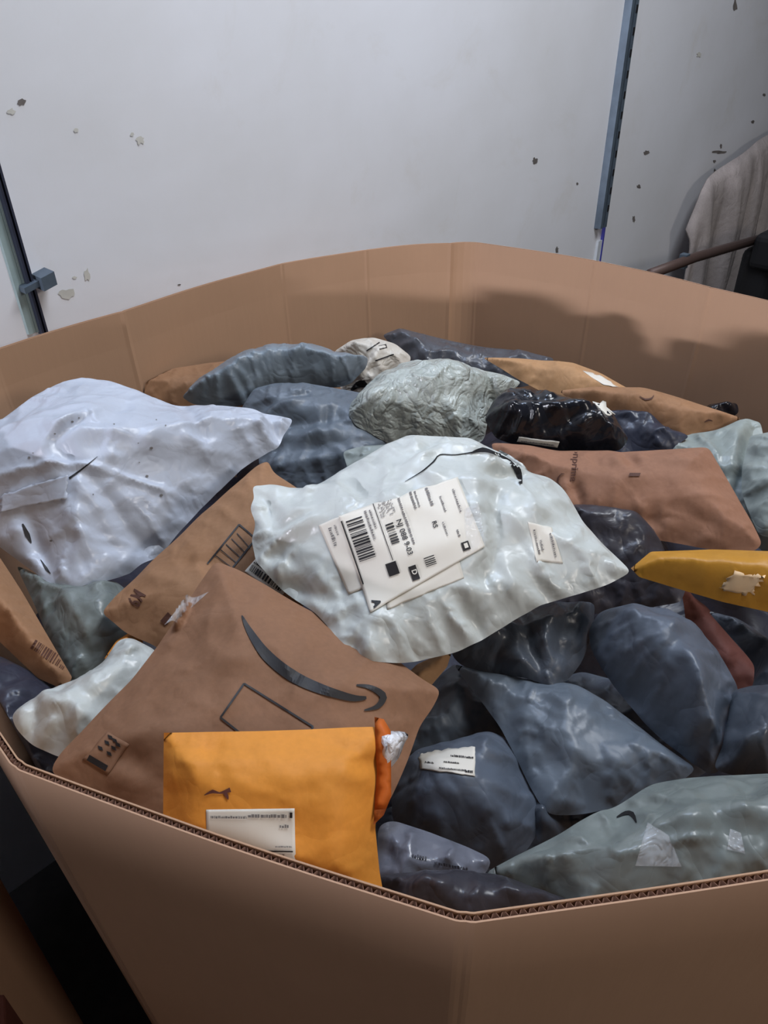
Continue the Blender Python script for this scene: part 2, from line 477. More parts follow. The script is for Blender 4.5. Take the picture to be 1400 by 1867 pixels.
def bag(name, label, cat, px, anchor, dz, mat, T=.035, lean=.45, twist=(0, 0), g=.035, gs=14, R=None, kb=.25, warp=.006,
        step=.0042, seed=1, iters=200, folds=(), group=None, flange=.001, pucker=.006, crease=1.0, lump=.3, cr=1.0, maxlift=.09, edge=.0015, crisp=False):
    b = Bag()
    O = at_z(*anchor, dz)
    tc = CP - O; tc /= np.linalg.norm(tc)
    N = np.array([0, 0, 1.]) * (1 - lean) + tc * lean + np.array([twist[0], twist[1], 0.]); N /= np.linalg.norm(N)
    U = np.cross(np.array([0, 1., 0]), N); U /= np.linalg.norm(U); Vv = np.cross(N, U)
    b.O, b.N, b.U, b.V = O, N, U, Vv
    def unp(p):
        d = ray(*p); t = ((O - CP) @ N) / (d @ N); q = CP + d * t - O
        return np.array([q @ U, q @ Vv])
    out = np.array([unp(p) for p in px])
    # resample outline
    pts = []
    for i in range(len(out)):
        a, c = out[i], out[(i+1) % len(out)]; L = np.linalg.norm(c - a); k = max(1, int(round(L / step)))
        for j in range(k): pts.append(a + (c - a) * j / k)
    pts = np.array(pts)
    if not crisp:
        for _ in range(2): pts = pts * .5 + (np.roll(pts, 1, 0) + np.roll(pts, -1, 0)) * .25
        if edge: pts = pts + edge * np.stack([fnoise(pts, 16, seed + 5), fnoise(pts, 16, seed + 9)], 1)
    nb = len(pts)
    lo, hi = pts.min(0), pts.max(0)
    # interior hex grid
    rng = np.random.RandomState(seed)
    gy = np.arange(lo[1], hi[1], step * .87); G = []
    for r, y in enumerate(gy):
        xs = np.arange(lo[0] + (r % 2) * step / 2, hi[0], step); G += [(x, y) for x in xs]
    G = np.array(G) + rng.uniform(-.15, .15, (len(G), 2)) * step
    A, B = pts, np.roll(pts, -1, 0)
    ins = np.zeros(len(G), bool)
    for a, c in zip(A, B):
        cond = (a[1] > G[:, 1]) != (c[1] > G[:, 1])
        ins ^= cond & (G[:, 0] < (c[0] - a[0]) * (G[:, 1] - a[1]) / ((c[1] - a[1]) if c[1] != a[1] else 1e-12) + a[0])
    G = G[ins]; dG = seg_dist(G, A, B); G = G[dG > step * .6]
    uv = np.vstack([pts, G])
    res = delaunay_2d_cdt([Vector(p) for p in uv], [(i, (i+1) % nb) for i in range(nb)], [], 1, 1e-7)
    uv = np.array([tuple(v) for v in res[0]]); tri = np.array([f for f in res[2] if len(f) == 3])
    a, c, d_ = uv[tri[:, 0]], uv[tri[:, 1]], uv[tri[:, 2]]
    ar = (c[:, 0]-a[:, 0])*(d_[:, 1]-a[:, 1]) - (c[:, 1]-a[:, 1])*(d_[:, 0]-a[:, 0])
    tri = tri[np.abs(ar) > 1e-9]; ar = ar[np.abs(ar) > 1e-9]
    tri[ar < 0] = tri[ar < 0][:, ::-1]
    n = len(uv)
    d = seg_dist(uv, A, B); pin = d < 1e-5
    # what lies beneath
    bv = stack_bvh(); need = np.full(n, -1.)
    if bv:
        for i in range(n):
            w = O + U * uv[i, 0] + Vv * uv[i, 1] + N * .22
            h = bv.ray_cast(Vector(w), Vector(-N), .30)
            if h[0] is not None: need[i] = (np.array(h[0]) - O) @ N + .0015
    need = np.minimum(need, maxlift)
    base = np.maximum(need, fnoise(uv, 4.5, seed, 1) * warp)
    e = np.vstack([tri[:, [0, 1]], tri[:, [1, 2]], tri[:, [2, 0]]])
    deg = np.bincount(e.ravel(), minlength=n).astype(float)
    for _ in range(40):
        av = (np.bincount(e[:, 0], base[e[:, 1]], n) + np.bincount(e[:, 1], base[e[:, 0]], n)) / np.maximum(deg, 1)
        base = np.maximum(need, av * .9 + base * .1)
    for _ in range(3):
        av = (np.bincount(e[:, 0], base[e[:, 1]], n) + np.bincount(e[:, 1], base[e[:, 0]], n)) / np.maximum(deg, 1)
        base = av
    dmax = d.max(); Rr = min(R or dmax, dmax)
    x = np.clip((d - flange) / max(Rr - flange, 1e-4), 0, 1)
    prof = np.sin(x * math.pi / 2) ** .9 * .8 + (x * x * (3 - 2 * x)) * .2
    lumps = 1 + lump * fnoise(uv, 9, seed + 20, 2)
    dome = T * prof * lumps
    ang = seed * 1.13
    inn = np.clip(d / .03, 0.15, 1)
    msk = np.clip(.5 + 1.3*fnoise(uv, 6, seed + 60, 1), 0, 1)
    crz = cr * (.009*ridged(uv, 9, seed, ang, 3.)*msk + .0065*ridged(uv, 15, seed+3, ang+1.1, 2.4)*(1-msk*.6) + .0036*ridged(uv, 30, seed+6, ang+.5, 1.8)) * inn
    # puckers running in from the seam
    arc = np.r_[0, np.cumsum(np.linalg.norm(np.diff(pts, axis=0), axis=1))]
    near = np.array([np.argmin(((pts - p) ** 2).sum(1)) for p in uv]); sa = arc[near]
    pk = np.array([(1 - min(1, abs(mnoise.noise(Vector((s_*34 + seed*5, dd*14, seed)))) * 3)) ** 1.5 for s_, dd in zip(sa, d)])
    crz = crz + min(cr, 1.2) * pucker * pk * np.exp(-((d - .012) / .028) ** 2) * np.clip(d / .006, 0, 1)
    dome = dome + crz
    gn = np.clip(.55 + 1.0 * fnoise(uv, gs, seed + 40, 2), 0.0, 1.6)
    grow = g * gn * np.clip(.15 + d / .03, 0, 1)
    P0 = np.column_stack([uv, base + dome * 1.0])
    P = relax(P0, tri, pin, base + dome * .96, grow, iters, kb, .00025, seed)
    for (fa, fb, dep, wid) in folds:
        pa, pb = unp(fa), unp(fb); ab = pb - pa; L = np.linalg.norm(ab)
        t = np.clip(((P[:, :2] - pa) @ ab) / L ** 2, 0, 1)
        q = P[:, :2] - pa - t[:, None] * ab; dd = np.linalg.norm(q, axis=1)
        side = np.sign(q[:, 0] * ab[1] - q[:, 1] * ab[0])
        am = np.sin(np.clip(t, .04, .96) * math.pi) ** .6
        P[:, 2] += -dep * am * np.exp(-(dd / wid) ** 2) + .7 * dep * am * np.exp(-((dd - 1.6 * wid) / wid) ** 2) * (side > 0)
    # sharp creases pressed into the film
    rc = random.Random(seed * 7 + 1); cen_ = uv.mean(0); ext = (hi - lo).max()
    if crease:
        for q in range(int(12 + 70 * ext)):
            bi = pts[rc.randrange(nb)]
            if q % 2: pa = bi + (cen_ - bi) * rc.uniform(.03, .2); pb = pa + (cen_ - bi) * rc.uniform(.15, .45)
            else:
                pa = bi + (cen_ - bi) * rc.uniform(.2, .9); an = rc.uniform(0, 6.28); pb = pa + np.array([math.cos(an), math.sin(an)]) * rc.uniform(.025, .09)
            pb = pb + np.array([rc.uniform(-1, 1), rc.uniform(-1, 1)]) * .012
            ab = pb - pa; L = np.linalg.norm(ab) + 1e-9
            t = np.clip(((P[:, :2] - pa) @ ab) / L ** 2, 0, 1); qq = P[:, :2] - pa - t[:, None] * ab
            dd = np.linalg.norm(qq, axis=1); w = rc.uniform(.008, .016)
            P[:, 2] += crease * rc.choice((1, 1, -1)) * .0036 * np.sin(np.clip(t, .02, .98) * math.pi) * np.maximum(0, 1 - dd / w) * np.clip(d / .008, 0, 1)
    bot = np.column_stack([uv, base - .0004])
    ids = np.where(~pin)[0]; mp = np.arange(n); mp[ids] = n + np.arange(len(ids))
    Vl = np.vstack([P, bot[ids]])
    W = O + Vl[:, :1] * U + Vl[:, 1:2] * Vv + Vl[:, 2:] * N
    W = keep_in_bin(W)
    b.n, b.tri, b.P, b.W = n, tri, P, W; b.pin = pin
    F = tri.tolist() + mp[tri][:, ::-1].tolist()
    b.F = F; b.name = name; b.mat = mat
    b.org = W.mean(0)
    b.meta = (label, cat, group); b.seed = seed
    b.labels = []
    b.unp = unp
    return b

def top_bvh(b):
    return BVHTree.FromPolygons([Vector(w) for w in b.W[:b.n]], b.tri.tolist())

def cast(bv, b, px, py):
    d = ray(px, py); h = bv.ray_cast(Vector(CP), Vector(d), 4.0)
    if h[0] is not None: return np.array(h[0])
    t = ((b.O + b.N * .02 - CP) @ b.N) / (d @ b.N)
    return CP + d * t

def bil(q, s, t):
    q = [np.array(p, float) for p in q]
    return q[0]*(1-s)*(1-t) + q[1]*s*(1-t) + q[2]*s*t + q[3]*(1-s)*t

def sticker(b, quad, nn=26, mm=20, smooth=6, off=.0006, rag=0.0, seed=0):
    """flat paper laid over the bag: quad in photo pixels; the film under it is pressed flat"""
    bv = top_bvh(b); Pp = np.zeros((nn, mm, 3)); rnd = np.random.RandomState(seed)
    for i in range(nn):
        for j in range(mm):
            p = bil(quad, i/(nn-1), j/(mm-1))
            if rag and (i in (0, nn-1) or j in (0, mm-1)): p = p + rnd.uniform(-rag, rag, 2)
            w = cast(bv, b, *p) - b.O
            Pp[i, j] = (w @ b.U, w @ b.V, w @ b.N)
    z = Pp[:, :, 2]
    for _ in range(smooth):
        zp = np.pad(z, 1, mode='edge')
        # reflect slope at the border so it does not curl
        zp[0] = 2*z[0][np.r_[0, 0:mm, mm-1]] - zp[2]; zp[-1] = 2*z[-1][np.r_[0, 0:mm, mm-1]] - zp[-3]
        zp[:, 0] = 2*zp[:, 1] - zp[:, 2]; zp[:, -1] = 2*zp[:, -2] - zp[:, -3]
        z = (zp[:-2, 1:-1] + zp[2:, 1:-1] + zp[1:-1, :-2] + zp[1:-1, 2:]) / 4
    Pp[:, :, 2] = z + off
    flat = Pp.reshape(-1, 3)
    W = b.O + flat[:, :1]*b.U + flat[:, 1:2]*b.V + flat[:, 2:]*b.N
    F = [(i*mm+j, (i+1)*mm+j, (i+1)*mm+j+1, i*mm+j+1) for i in range(nn-1) for j in range(mm-1)]
    T_ = [t for f in F for t in ((f[0], f[1], f[2]), (f[0], f[2], f[3]))]
    lb = BVHTree.FromPolygons([Vector(w) for w in W], T_)
    for k in range(b.n):
        h = lb.ray_cast(Vector(b.W[k] + b.N * .05), Vector(-b.N), .12)
        if h[0] is not None:
            lim = (np.array(h[0]) - b.O) @ b.N - off * .9
            cur = (b.W[k] - b.O) @ b.N
            b.W[k] += b.N * (lim - cur)
    L = Bag(); L.W, L.F, L.bv, L.quad = W, F, lb, quad; L.prints = []
    return L

def sheet_obj(name, L, mat, parent, th=.0003):
    # orient faces to the camera side, then thicken
    o = mesh_obj(name, L.W, L.F, mat, parent=parent)
    bm = bmesh.new(); bm.from_mesh(o.data)
    bmesh.ops.recalc_face_normals(bm, faces=bm.faces)
    s = sum(f.normal.dot(Vector(CP) - Vector(parent['_o'])) for f in bm.faces)
    if s < 0: bmesh.ops.reverse_faces(bm, faces=bm.faces)
    bm.to_mesh(o.data); bm.free()
    sd = o.modifiers.new('thick', 'SOLIDIFY'); sd.thickness = th; sd.offset = -1
    return o

def crease_rim(o, b):
    at = o.data.attributes.new('crease_edge', 'FLOAT', 'EDGE')
    n = b.n; pin = b.pin
    e = np.sort(np.vstack([b.tri[:, [0, 1]], b.tri[:, [1, 2]], b.tri[:, [2, 0]]]), 1)
    u, c = np.unique(e, axis=0, return_counts=True)
    rim = set(map(tuple, u[c == 1].tolist()))
    sh = o.data.attributes.new('sharp_edge', 'BOOLEAN', 'EDGE')
    sh.data.foreach_set('value', [tuple(sorted(k.vertices)) in rim for k in o.data.edges])
    at.data.foreach_set('value', [1.0 if tuple(sorted(k.vertices)) in rim else 0.0 for k in o.data.edges])

def bake(b, subsurf=1):
    o = mesh_obj(b.name, b.W, b.F, b.mat, origin=b.org)
    tag(o, b.meta[0], b.meta[1], b.meta[2])
    if subsurf:
        s = o.modifiers.new('smooth', 'SUBSURF'); s.levels = 0; s.render_levels = subsurf; s.use_limit_surface = False
    STACK.append(([Vector(w) for w in b.W[:b.n]], [tuple(t) for t in b.tri.tolist()]))
    crease_rim(o, b)
    b.obj = o
    b.bv = top_bvh(b)
    return o

# printing: shapes in a photo-space frame, cast on a surface
class Ink:
    def __init__(s, bv, b, off=.0012, parent=None):
        s.bv, s.b, s.off, s.parent = bv, b, off, parent; s.V = []; s.F = []
    def pt(s, p):
        d = ray(*p); h = s.bv.ray_cast(Vector(CP), Vector(d), 4.0)
        if h[0] is None: return None
        w = np.array(h[0]); tc = CP - w; return w + tc / np.linalg.norm(tc) * s.off
    def grid(s, f, nu, nv):
        """f(u,v)->pixel"""
        idx = {}
        for i in range(nu+1):
            for j in range(nv+1):
                w = s.pt(f(i/nu, j/nv))
                if w is not None: idx[i, j] = len(s.V); s.V.append(w)
        for i in range(nu):
            for j in range(nv):
                k = [(i, j), (i+1, j), (i+1, j+1), (i, j+1)]
                if all(q in idx for q in k): s.F.append([idx[q] for q in k])
    def rect(s, fr, x0, y0, x1, y1):
        o, e1, e2 = [np.array(q, float) for q in fr]
        lu = np.linalg.norm(e1) * abs(x1-x0); lv = np.linalg.norm(e2) * abs(y1-y0)
        s.grid(lambda u, v: o + e1*(x0+(x1-x0)*u) + e2*(y0+(y1-y0)*v), max(1, int(lu/5)), max(1, int(lv/5)))
    def text(s, fr, body, x, y, size, bold=0.0):
        o, e1, e2 = [np.array(q, float) for q in fr]
        cu = bpy.data.curves.new('t', 'FONT'); cu.body = body; cu.size = size; cu.offset = bold; cu.resolution_u = 3
        to = bpy.data.objects.new('t', cu); COL.objects.link(to)
        dg = bpy.context.evaluated_depsgraph_get(); me = bpy.data.meshes.new_from_object(to.evaluated_get(dg))
        base = {}
        for v in me.vertices:
            w = s.pt(o + e1*(x+v.co.x) + e2*(y+v.co.y))
            if w is not None: base[v.index] = len(s.V); s.V.append(w)
        for p in me.polygons:
            if all(i in base for i in p.vertices): s.F.append([base[i] for i in p.vertices])
        bpy.data.objects.remove(to); bpy.data.curves.remove(cu); bpy.data.meshes.remove(me)
    def scrib(s, fr, x, y, length, h, seed=0):
        r = random.Random(seed); c = x
        while c < x + length:
            w = r.uniform(.25, .8) * h
            s.rect(fr, c, y + r.uniform(-.05, .05)*h, min(c + w, x+length), y + h * r.uniform(.6, 1)); c += w + r.uniform(.1, .35) * h
    def bars(s, fr, x0, y0, x1, y1, n, seed=0):
        r = random.Random(seed); c = x0; u = (x1-x0)/n
        while c < x1:
            w = u * r.choice((.35, .5, .5, .9, 1.3)); s.rect(fr, c, y0, min(c+w, x1), y1); c += w + u * r.choice((.4, .5, .8, 1.1))
    def stroke(s, pts, ws):
        """tapered stroke through photo points"""
        P = [np.array(p, float) for p in pts]; n = len(P); Q = []; Wd = []
        for i in range(n-1):
            p0, p1, p2, p3 = P[max(i-1, 0)], P[i], P[i+1], P[min(i+2, n-1)]
            k = max(2, int(np.linalg.norm(p2-p1)/5))
            for j in range(k):
                t = j/k
                Q.append(.5*((2*p1)+(-p0+p2)*t+(2*p0-5*p1+4*p2-p3)*t*t+(-p0+3*p1-3*p2+p3)*t**3)); Wd.append(ws[i]*(1-t)+ws[i+1]*t)
        Q.append(P[-1]); Wd.append(ws[-1]); Q = np.array(Q); Wd = np.array(Wd)
        T = np.gradient(Q, axis=0); T /= np.linalg.norm(T, axis=1)[:, None] + 1e-9; Nn = np.stack([-T[:, 1], T[:, 0]], 1)
        rows = []
        for q, nn_, w in zip(Q, Nn, Wd):
            r = []
            for v in (-.5, -.17, .17, .5):
                x = s.pt(q + nn_*w*v)
                r.append(None if x is None else len(s.V))
                if x is not None: s.V.append(x)
            rows.append(r)
        for a, c in zip(rows, rows[1:]):
            for j in range(3):
                k = [a[j], a[j+1], c[j+1], c[j]]
                if None not in k: s.F.append(k)
    def line(s, pts, w):
        for a, c in zip(pts, pts[1:]): s.stroke([a, c], [w, w])
    def done(s, name, mat, parent, label=None):
        if not s.V: return
        V = np.array(s.V)
        o = mesh_obj(name, V, s.F, mat, parent=parent, smooth=False)
        if label: o['label'] = label
        return o

# ------------------------------------------------------------------ hidden bulk under the visible layer
def bulk():
    nx, ny = 70, 70; V = []; idx = {}
    for i in range(nx+1):
        for j in range(ny+1):
            x = -.56 + 1.24*i/nx; y = .16 + 1.24*j/ny
            q = ((x-.06)*1.06+.06, (y-.78)*1.06+.78)
            if inside(q):
                z = RIM - .30 + .05*mnoise.noise(Vector((x*7, y*7, 2))) + .03*abs(mnoise.noise(Vector((x*19, y*19, 5))))
                r = math.hypot(x-.06, y-.78)
                idx[i, j] = len(V); V.append((x, y, z - .04*(r/.6)**2))
    F = [(idx[i, j], idx[i+1, j], idx[i+1, j+1], idx[i, j+1]) for i in range(nx) for j in range(ny)
         if all(k in idx for k in ((i, j), (i+1, j), (i+1, j+1), (i, j+1)))]
    o = mesh_obj('buried_mailers', V, F, M['navy'])
    tag(o, 'dark jumble of buried poly mailers glimpsed deep between the top parcels', 'mailers', kind='stuff')
    # skirt down to the carton bottom
    bm = bmesh.new(); bm.from_mesh(o.data)
    ed = [e for e in bm.edges if e.is_boundary]
    r = bmesh.ops.extrude_edge_only(bm, edges=ed)
    for v in r['geom']:
        if isinstance(v, bmesh.types.BMVert):
            v.co.z = .135 - o.location.z
            v.co.x *= .94; v.co.y *= .94
    bmesh.ops.recalc_face_normals(bm, faces=bm.faces)
    bm.to_mesh(o.data); bm.free()
bulk()

# ================================================================== the parcels, lowest first
PM, KM, PE = 'poly_mailer', 'kraft_mailer', 'padded_envelope'
# ---- far side of the bin
b = bag('kraft_mailer', 'dim brown kraft mailer wedged against the back left side of the bin', 'mailer',
    [(252,688),(300,672),(360,664),(430,655),(500,640),(560,645),(600,700),(540,730),(440,745),(330,748),(268,728)], (400,700), -.13, M['kraft'], cr=.45, crease=.5, T=.02, lean=.5, g=.015, seed=3, twist=(.1,-.1))
bake(b)
b = bag('kraft_mailer', 'reddish kraft mailer corners sticking up behind the blue-grey bag by the far side', 'mailer',
    [(490,650),(521,624),(546,634),(552,623),(572,636),(600,660),(560,680),(500,680)], (540,650), -.15, M['redbrown'], cr=.1, pucker=.001, T=.008, lean=.6, g=.01, seed=4, crisp=True)
bake(b)
b = bag(PM, 'charcoal poly mailer lying against the far corner of the bin behind the crumpled bags', 'mailer',
    [(698,612),(728,600),(800,617),(880,631),(950,638),(1010,652),(1010,690),(950,705),(850,700),(770,680),(730,650)], (850,650), -.16, M['charcoal'], T=.022, lean=.5, g=.04, seed=5)
bake(b)
b = bag(PM, 'cream coloured poly mailer with black print, on top near the far wall of the bin', 'mailer',
    [(608,641),(640,620),(682,614),(722,626),(750,650),(742,682),(712,700),(680,716),(640,716),(618,708),(640,672)], (680,665), -.12, M['cream'], T=.03, lean=.55, g=.05, seed=6, folds=[((650,690),(690,645),.006,.006)])
bake(b)
ik = Ink(b.bv, b, .0015)
ik.line([(668,640),(692,624)], 2.2); ik.line([(684,658),(718,646)], 2.4); ik.rect(((690,630),(14,-3),(2,7)), 0,0,1,1)
ik.done('black_print', M['ink'], b.obj)
ik = Ink(b.bv, b, .001); ik.stroke([(640,712),(652,702),(662,700),(670,706)], [4,12,14,4]); ik.done('torn_opening', M['hole'], b.obj, 'black torn opening')
b = bag(KM, 'tan kraft mailer with a white label lying flat at the back right of the bin', 'mailer',
    [(880,652),(960,655),(1045,662),(1095,682),(1150,712),(1180,750),(1060,742),(1000,722),(940,690)], (1010,690), -.135, M['kraft2'], cr=.45, crease=.5, T=.02, lean=.45, g=.012, seed=7)
L = sticker(b, [(1062,676),(1094,684),(1128,706),(1100,702)], 12, 8)
bake(b); sheet_obj('address_label', L, M['label'], b.obj)
b = bag(PM, 'small black poly mailer end poking out beside the far right kraft mailer', 'mailer',
    [(1290,736),(1345,733),(1348,752),(1320,768),(1270,768)], (1320,750), -.15, M['black'], T=.012, lean=.5, g=.04, seed=8)
bake(b)
b = bag(PM, 'sage grey poly mailer at the right edge of the view, its upper corner folded', 'mailer',
    [(1180,800),(1300,786),(1362,762),(1384,768),(1392,800),(1470,800),(1490,980),(1400,1010),(1330,960),(1250,900)], (1320,860), -.14, M['sage'], T=.03, lean=.5, g=.03, seed=9,
    folds=[((1375,765),(1345,905),.012,.01)])
bake(b)
b = bag(PM, 'smooth sage grey poly mailer cut off by the right edge, lying over the folded one', 'mailer',
    [(1366,794),(1420,786),(1500,800),(1500,980),(1420,985),(1382,976),(1352,900),(1352,850)], (1420,880), -.11, M['sage'], T=.022, lean=.5, g=.02, seed=10)
bake(b)
b = bag(KM, 'brown kraft mailer with a faint curved mark, behind the black glossy bag on the right', 'mailer',
    [(1018,714),(1080,706),(1170,706),(1262,734),(1352,764),(1310,784),(1242,800),(1185,786),(1120,765),(1060,745)], (1190,750), -.105, M['kraft'], cr=.45, crease=.5, T=.024, lean=.5, g=.014, seed=11, R=.03)
bake(b)
ik = Ink(b.bv, b); ik.stroke([(1166,722),(1176,728),(1188,726),(1192,720)], [1,3,3,1]); ik.done('printed_curve', M['ink_brown'], b.obj); ik = Ink(b.bv, b); ik.stroke([(1284,770),(1292,766),(1299,768)], [1,4,1]); ik.done('printed_mark', M['ink_brown'], b.obj)
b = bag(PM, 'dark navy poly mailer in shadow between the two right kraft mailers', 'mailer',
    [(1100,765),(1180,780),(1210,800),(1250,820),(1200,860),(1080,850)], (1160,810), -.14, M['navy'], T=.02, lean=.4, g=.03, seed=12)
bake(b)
b = bag(KM, 'brown kraft mailer printed with a word and a smile, right of the central white mailer', 'mailer',
    [(895,808),(960,812),(1020,824),(1140,824),(1292,814),(1330,880),(1372,955),(1392,992),(1376,1006),(1300,1003),(1150,977),(1060,968),(1000,930),(920,870)],
    (1180,910), -.10, M['kraft3'], cr=.5, crease=.5, T=.034, lean=.45, g=.016, seed=13, gs=10, folds=[((1060,950),(1200,958),.005,.008),((1130,830),(1160,880),.006,.008),((1040,890),(1062,945),.006,.007)])
bake(b)
ik = Ink(b.bv, b)
ik.text(((1046,822),(-2.,17),(17,1.)), 'azonprime', -1.2, .0, 1.05, .012); ik.done('printed_word', M['ink_brown'], b.obj); ik = Ink(b.bv, b)
ik.stroke([(1023,864),(1017,872),(1017,882),(1024,888)], [1,3.5,3.5,1.2]); ik.stroke([(1023,864),(1029,864)], [2.5,1]); ik.done('printed_smile', M['ink_brown'], b.obj); ik = Ink(b.bv, b)
ik.rect(((1148,862),(20,0),(-2,6)),0,0,1,1)
ik.done('printed_dash', M['ink_brown'], b.obj)
b = bag(PM, 'large slate blue poly mailer behind the central white mailer', 'mailer',
    [(440,745),(462,708),(500,697),(560,698),(640,712),(700,722),(730,800),(700,880),(640,905),(545,905),(480,890),(470,830)], (580,800), -.125, M['slate'], T=.04, lean=.5, g=.05, seed=14,
    folds=[((470,760),(600,735),.006,.007),((500,800),(640,790),.006,.01),((520,840),(650,830),.005,.01)])
bake(b)
b = bag(PM, 'dusty blue-grey pillow shaped poly mailer near the back left of the pile', 'mailer',
    [(330,722),(352,704),(400,680),(445,652),(500,638),(560,638),(620,644),(672,650),(668,672),(640,700),(615,708),(560,704),(500,712),(448,738),(400,742),(350,736)], (500,690), -.10, M['blue'], T=.045, lean=.55, g=.05, seed=15,
    folds=[((430,700),(460,735),.008,.006),((470,720),(540,705),.006,.006)])
bake(b)
b = bag(PM, 'small pale sage poly mailer corner showing above the upper left edge of the central mailer', 'mailer',
    [(624,824),(660,814),(720,812),(770,800),(780,870),(700,900),(640,880)], (690,840), -.10, M['sage'], T=.015, lean=.45, g=.03, seed=16)
bake(b)
b = bag(PM, 'heavily crinkled pale sage poly mailer in the middle of the far half', 'mailer',
    [(640,782),(644,760),(668,722),(700,690),(740,672),(800,668),(860,670),(915,682),(952,697),(935,712),(905,730),(890,760),(882,800),(850,830),(780,826),(700,814),(655,802)], (780,745), -.10, M['crinkle'], cr=1.5, T=.05, lean=.55, g=.06, gs=26, kb=.15, seed=17,
    folds=[((880,680),(900,745),.008,.008)])
bake(b)
b = bag(PM, 'glossy black poly mailer with a small white label, beside the crinkled sage bag', 'mailer',
    [(884,765),(900,728),(925,708),(1000,714),(1085,736),(1122,762),(1146,800),(1130,822),(1060,826),(960,818),(905,800)], (1010,770), -.075, M['black'], T=.035, lean=.45, g=.06, seed=18,
    folds=[((920,745),(1060,760),.008,.01),((1000,800),(1100,770),.006,.007)])
L1 = sticker(b, [(946,797),(1020,806),(1016,817),(942,806)], 14, 5); L2 = sticker(b, [(1080,732),(1100,738),(1122,756),(1108,758)], 8, 6)
bake(b); sheet_obj('address_label', L1, M['label'], b.obj); sheet_obj('shipping_sticker', L2, M['label'], b.obj)
ik = Ink(L1.bv, b, .0009); ik.scrib(((950,803),(1,.12),(-.1,-1)), 0,-3,60,3,1); ik.done('printed_text', M['ink_grey'], b.obj)

# ---- right side, lower parcels
b = bag(PM, 'dark translucent poly mailer in the gap between central white and yellow mailers', 'mailer',
    [(1040,960),(1150,975),(1200,1010),(1250,1070),(1240,1100),(1150,1115),(1060,1120),(960,1110),(960,1000)], (1130,1050), -.16, M['coal'], T=.03, lean=.4, g=.06, seed=19)
bake(b)
b = bag(KM, 'thin strip of reddish brown mailer under the dark slate bags on the right', 'mailer',
    [(1220,1100),(1285,1110),(1340,1170),(1400,1240),(1390,1270),(1330,1262),(1270,1180)], (1310,1180), -.22, M['redbrown'], cr=.1, pucker=.001, T=.014, lean=.4, g=.02, seed=20)
bake(b)
b = bag(PM, 'dark slate poly mailer at the right edge, behind the reddish brown strip', 'mailer',
    [(1290,1112),(1345,1128),(1400,1165),(1500,1200),(1500,1400),(1400,1420),(1330,1400),(1340,1300),(1372,1250),(1375,1215),(1345,1178)], (1400,1280), -.18, M['slate3'], T=.03, lean=.4, g=.05, seed=21)
bake(b)
b = bag(PM, 'slate poly mailer piece showing between the two big slate bags, low on the right', 'mailer',
    [(1010,1240),(1060,1225),(1120,1240),(1200,1300),(1300,1400),(1240,1440),(1150,1400),(1040,1330)], (1150,1330), -.20, M['slate2'], T=.02, lean=.4, g=.03, seed=22)
bake(b)
b = bag(PM, 'slate poly mailer sloping up beneath the lower tip of the central white mailer', 'mailer',
    [(730,1380),(750,1330),(790,1240),(830,1210),(880,1240),(940,1310),(930,1350),(850,1362),(790,1385)], (840,1300), -.185, M['slate'], T=.02, lean=.4, g=.03, seed=23)
bake(b)
b = bag(PM, 'plump slate blue poly mailer with a small creased white label, right of the orange envelope', 'mailer',
    [(712,1440),(724,1400),(760,1365),(830,1352),(890,1332),(930,1350),(985,1460),(990,1500),(960,1550),(915,1585),(840,1580),(760,1550),(715,1500)], (850,1460), -.17, M['slate2'], T=.045, lean=.4, g=.03, seed=24)
L = sticker(b, [(766,1402),(866,1415),(866,1362),(762,1372)], 18, 12, off=.0008, rag=.8)
bake(b); lab = sheet_obj('return_label', L, M['label'], b.obj)
ik = Ink(L.bv, b, .0009)
fr = ((770,1400),(1,.1),(.05,-1)); ik.scrib(fr, 30,2,50,3,1); ik.scrib(fr, 78,0,14,5,2); ik.scrib(fr, 50,26,42,4,3); ik.scrib(fr, 38,14,28,3,4); ik.scrib(fr, 4,10,16,3,5)
ik.done('printed_text', M['ink'], lab)
b = bag(PM, 'small dark slate poly mailer tucked under the lower tip of the flat slate mailer', 'mailer',
    [(965,1500),(985,1470),(1050,1480),(1140,1450),(1160,1480),(1100,1520),(980,1560)], (1050,1500), -.19, M['slate3'], T=.015, lean=.4, g=.03, seed=25)
bake(b)
b = bag(PM, 'flat slate grey poly mailer lying diagonally in the middle of the dark bags', 'mailer',
    [(826,1212),(880,1228),(960,1240),(1050,1248),(1105,1275),(1180,1330),(1272,1402),(1230,1438),(1140,1468),(1060,1486),(1000,1492),(985,1470),(950,1400),(912,1330),(862,1262)], (1030,1370), -.15, M['slate'], T=.022, lean=.4, g=.018, seed=26,
    folds=[((1050,1260),(1270,1400),.006,.012)])
bake(b)
b = bag(PM, 'crumpled dark slate poly mailer with a knotted end, just below the central white mailer', 'mailer',
    [(820,1190),(860,1140),(940,1110),(1010,1098),(1086,1098),(1082,1150),(1062,1205),(1028,1252),(1000,1268),(960,1252),(900,1232),(840,1212)], (960,1180), -.13, M['slate3'], T=.04, lean=.4, g=.07, seed=27,
    folds=[((940,1120),(985,1250),.008,.008),((1040,1110),(1000,1240),.008,.008),((900,1150),(990,1245),.006,.008)])
bake(b)
b = bag(PM, 'long plump dark slate poly mailer leaning toward the right front of the bin', 'mailer',
    [(1072,1150),(1090,1118),(1140,1104),(1215,1108),(1262,1135),(1310,1190),(1345,1250),(1350,1310),(1335,1390),(1300,1412),(1262,1392),(1180,1320),(1120,1250),(1078,1190)], (1210,1250), -.125, M['slate2'], T=.05, lean=.4, g=.045, seed=28,
    folds=[((1110,1220),(1250,1380),.008,.01),((1290,1250),(1285,1390),.010,.009),((1330,1290),(1300,1400),.008,.007)])
bake(b)
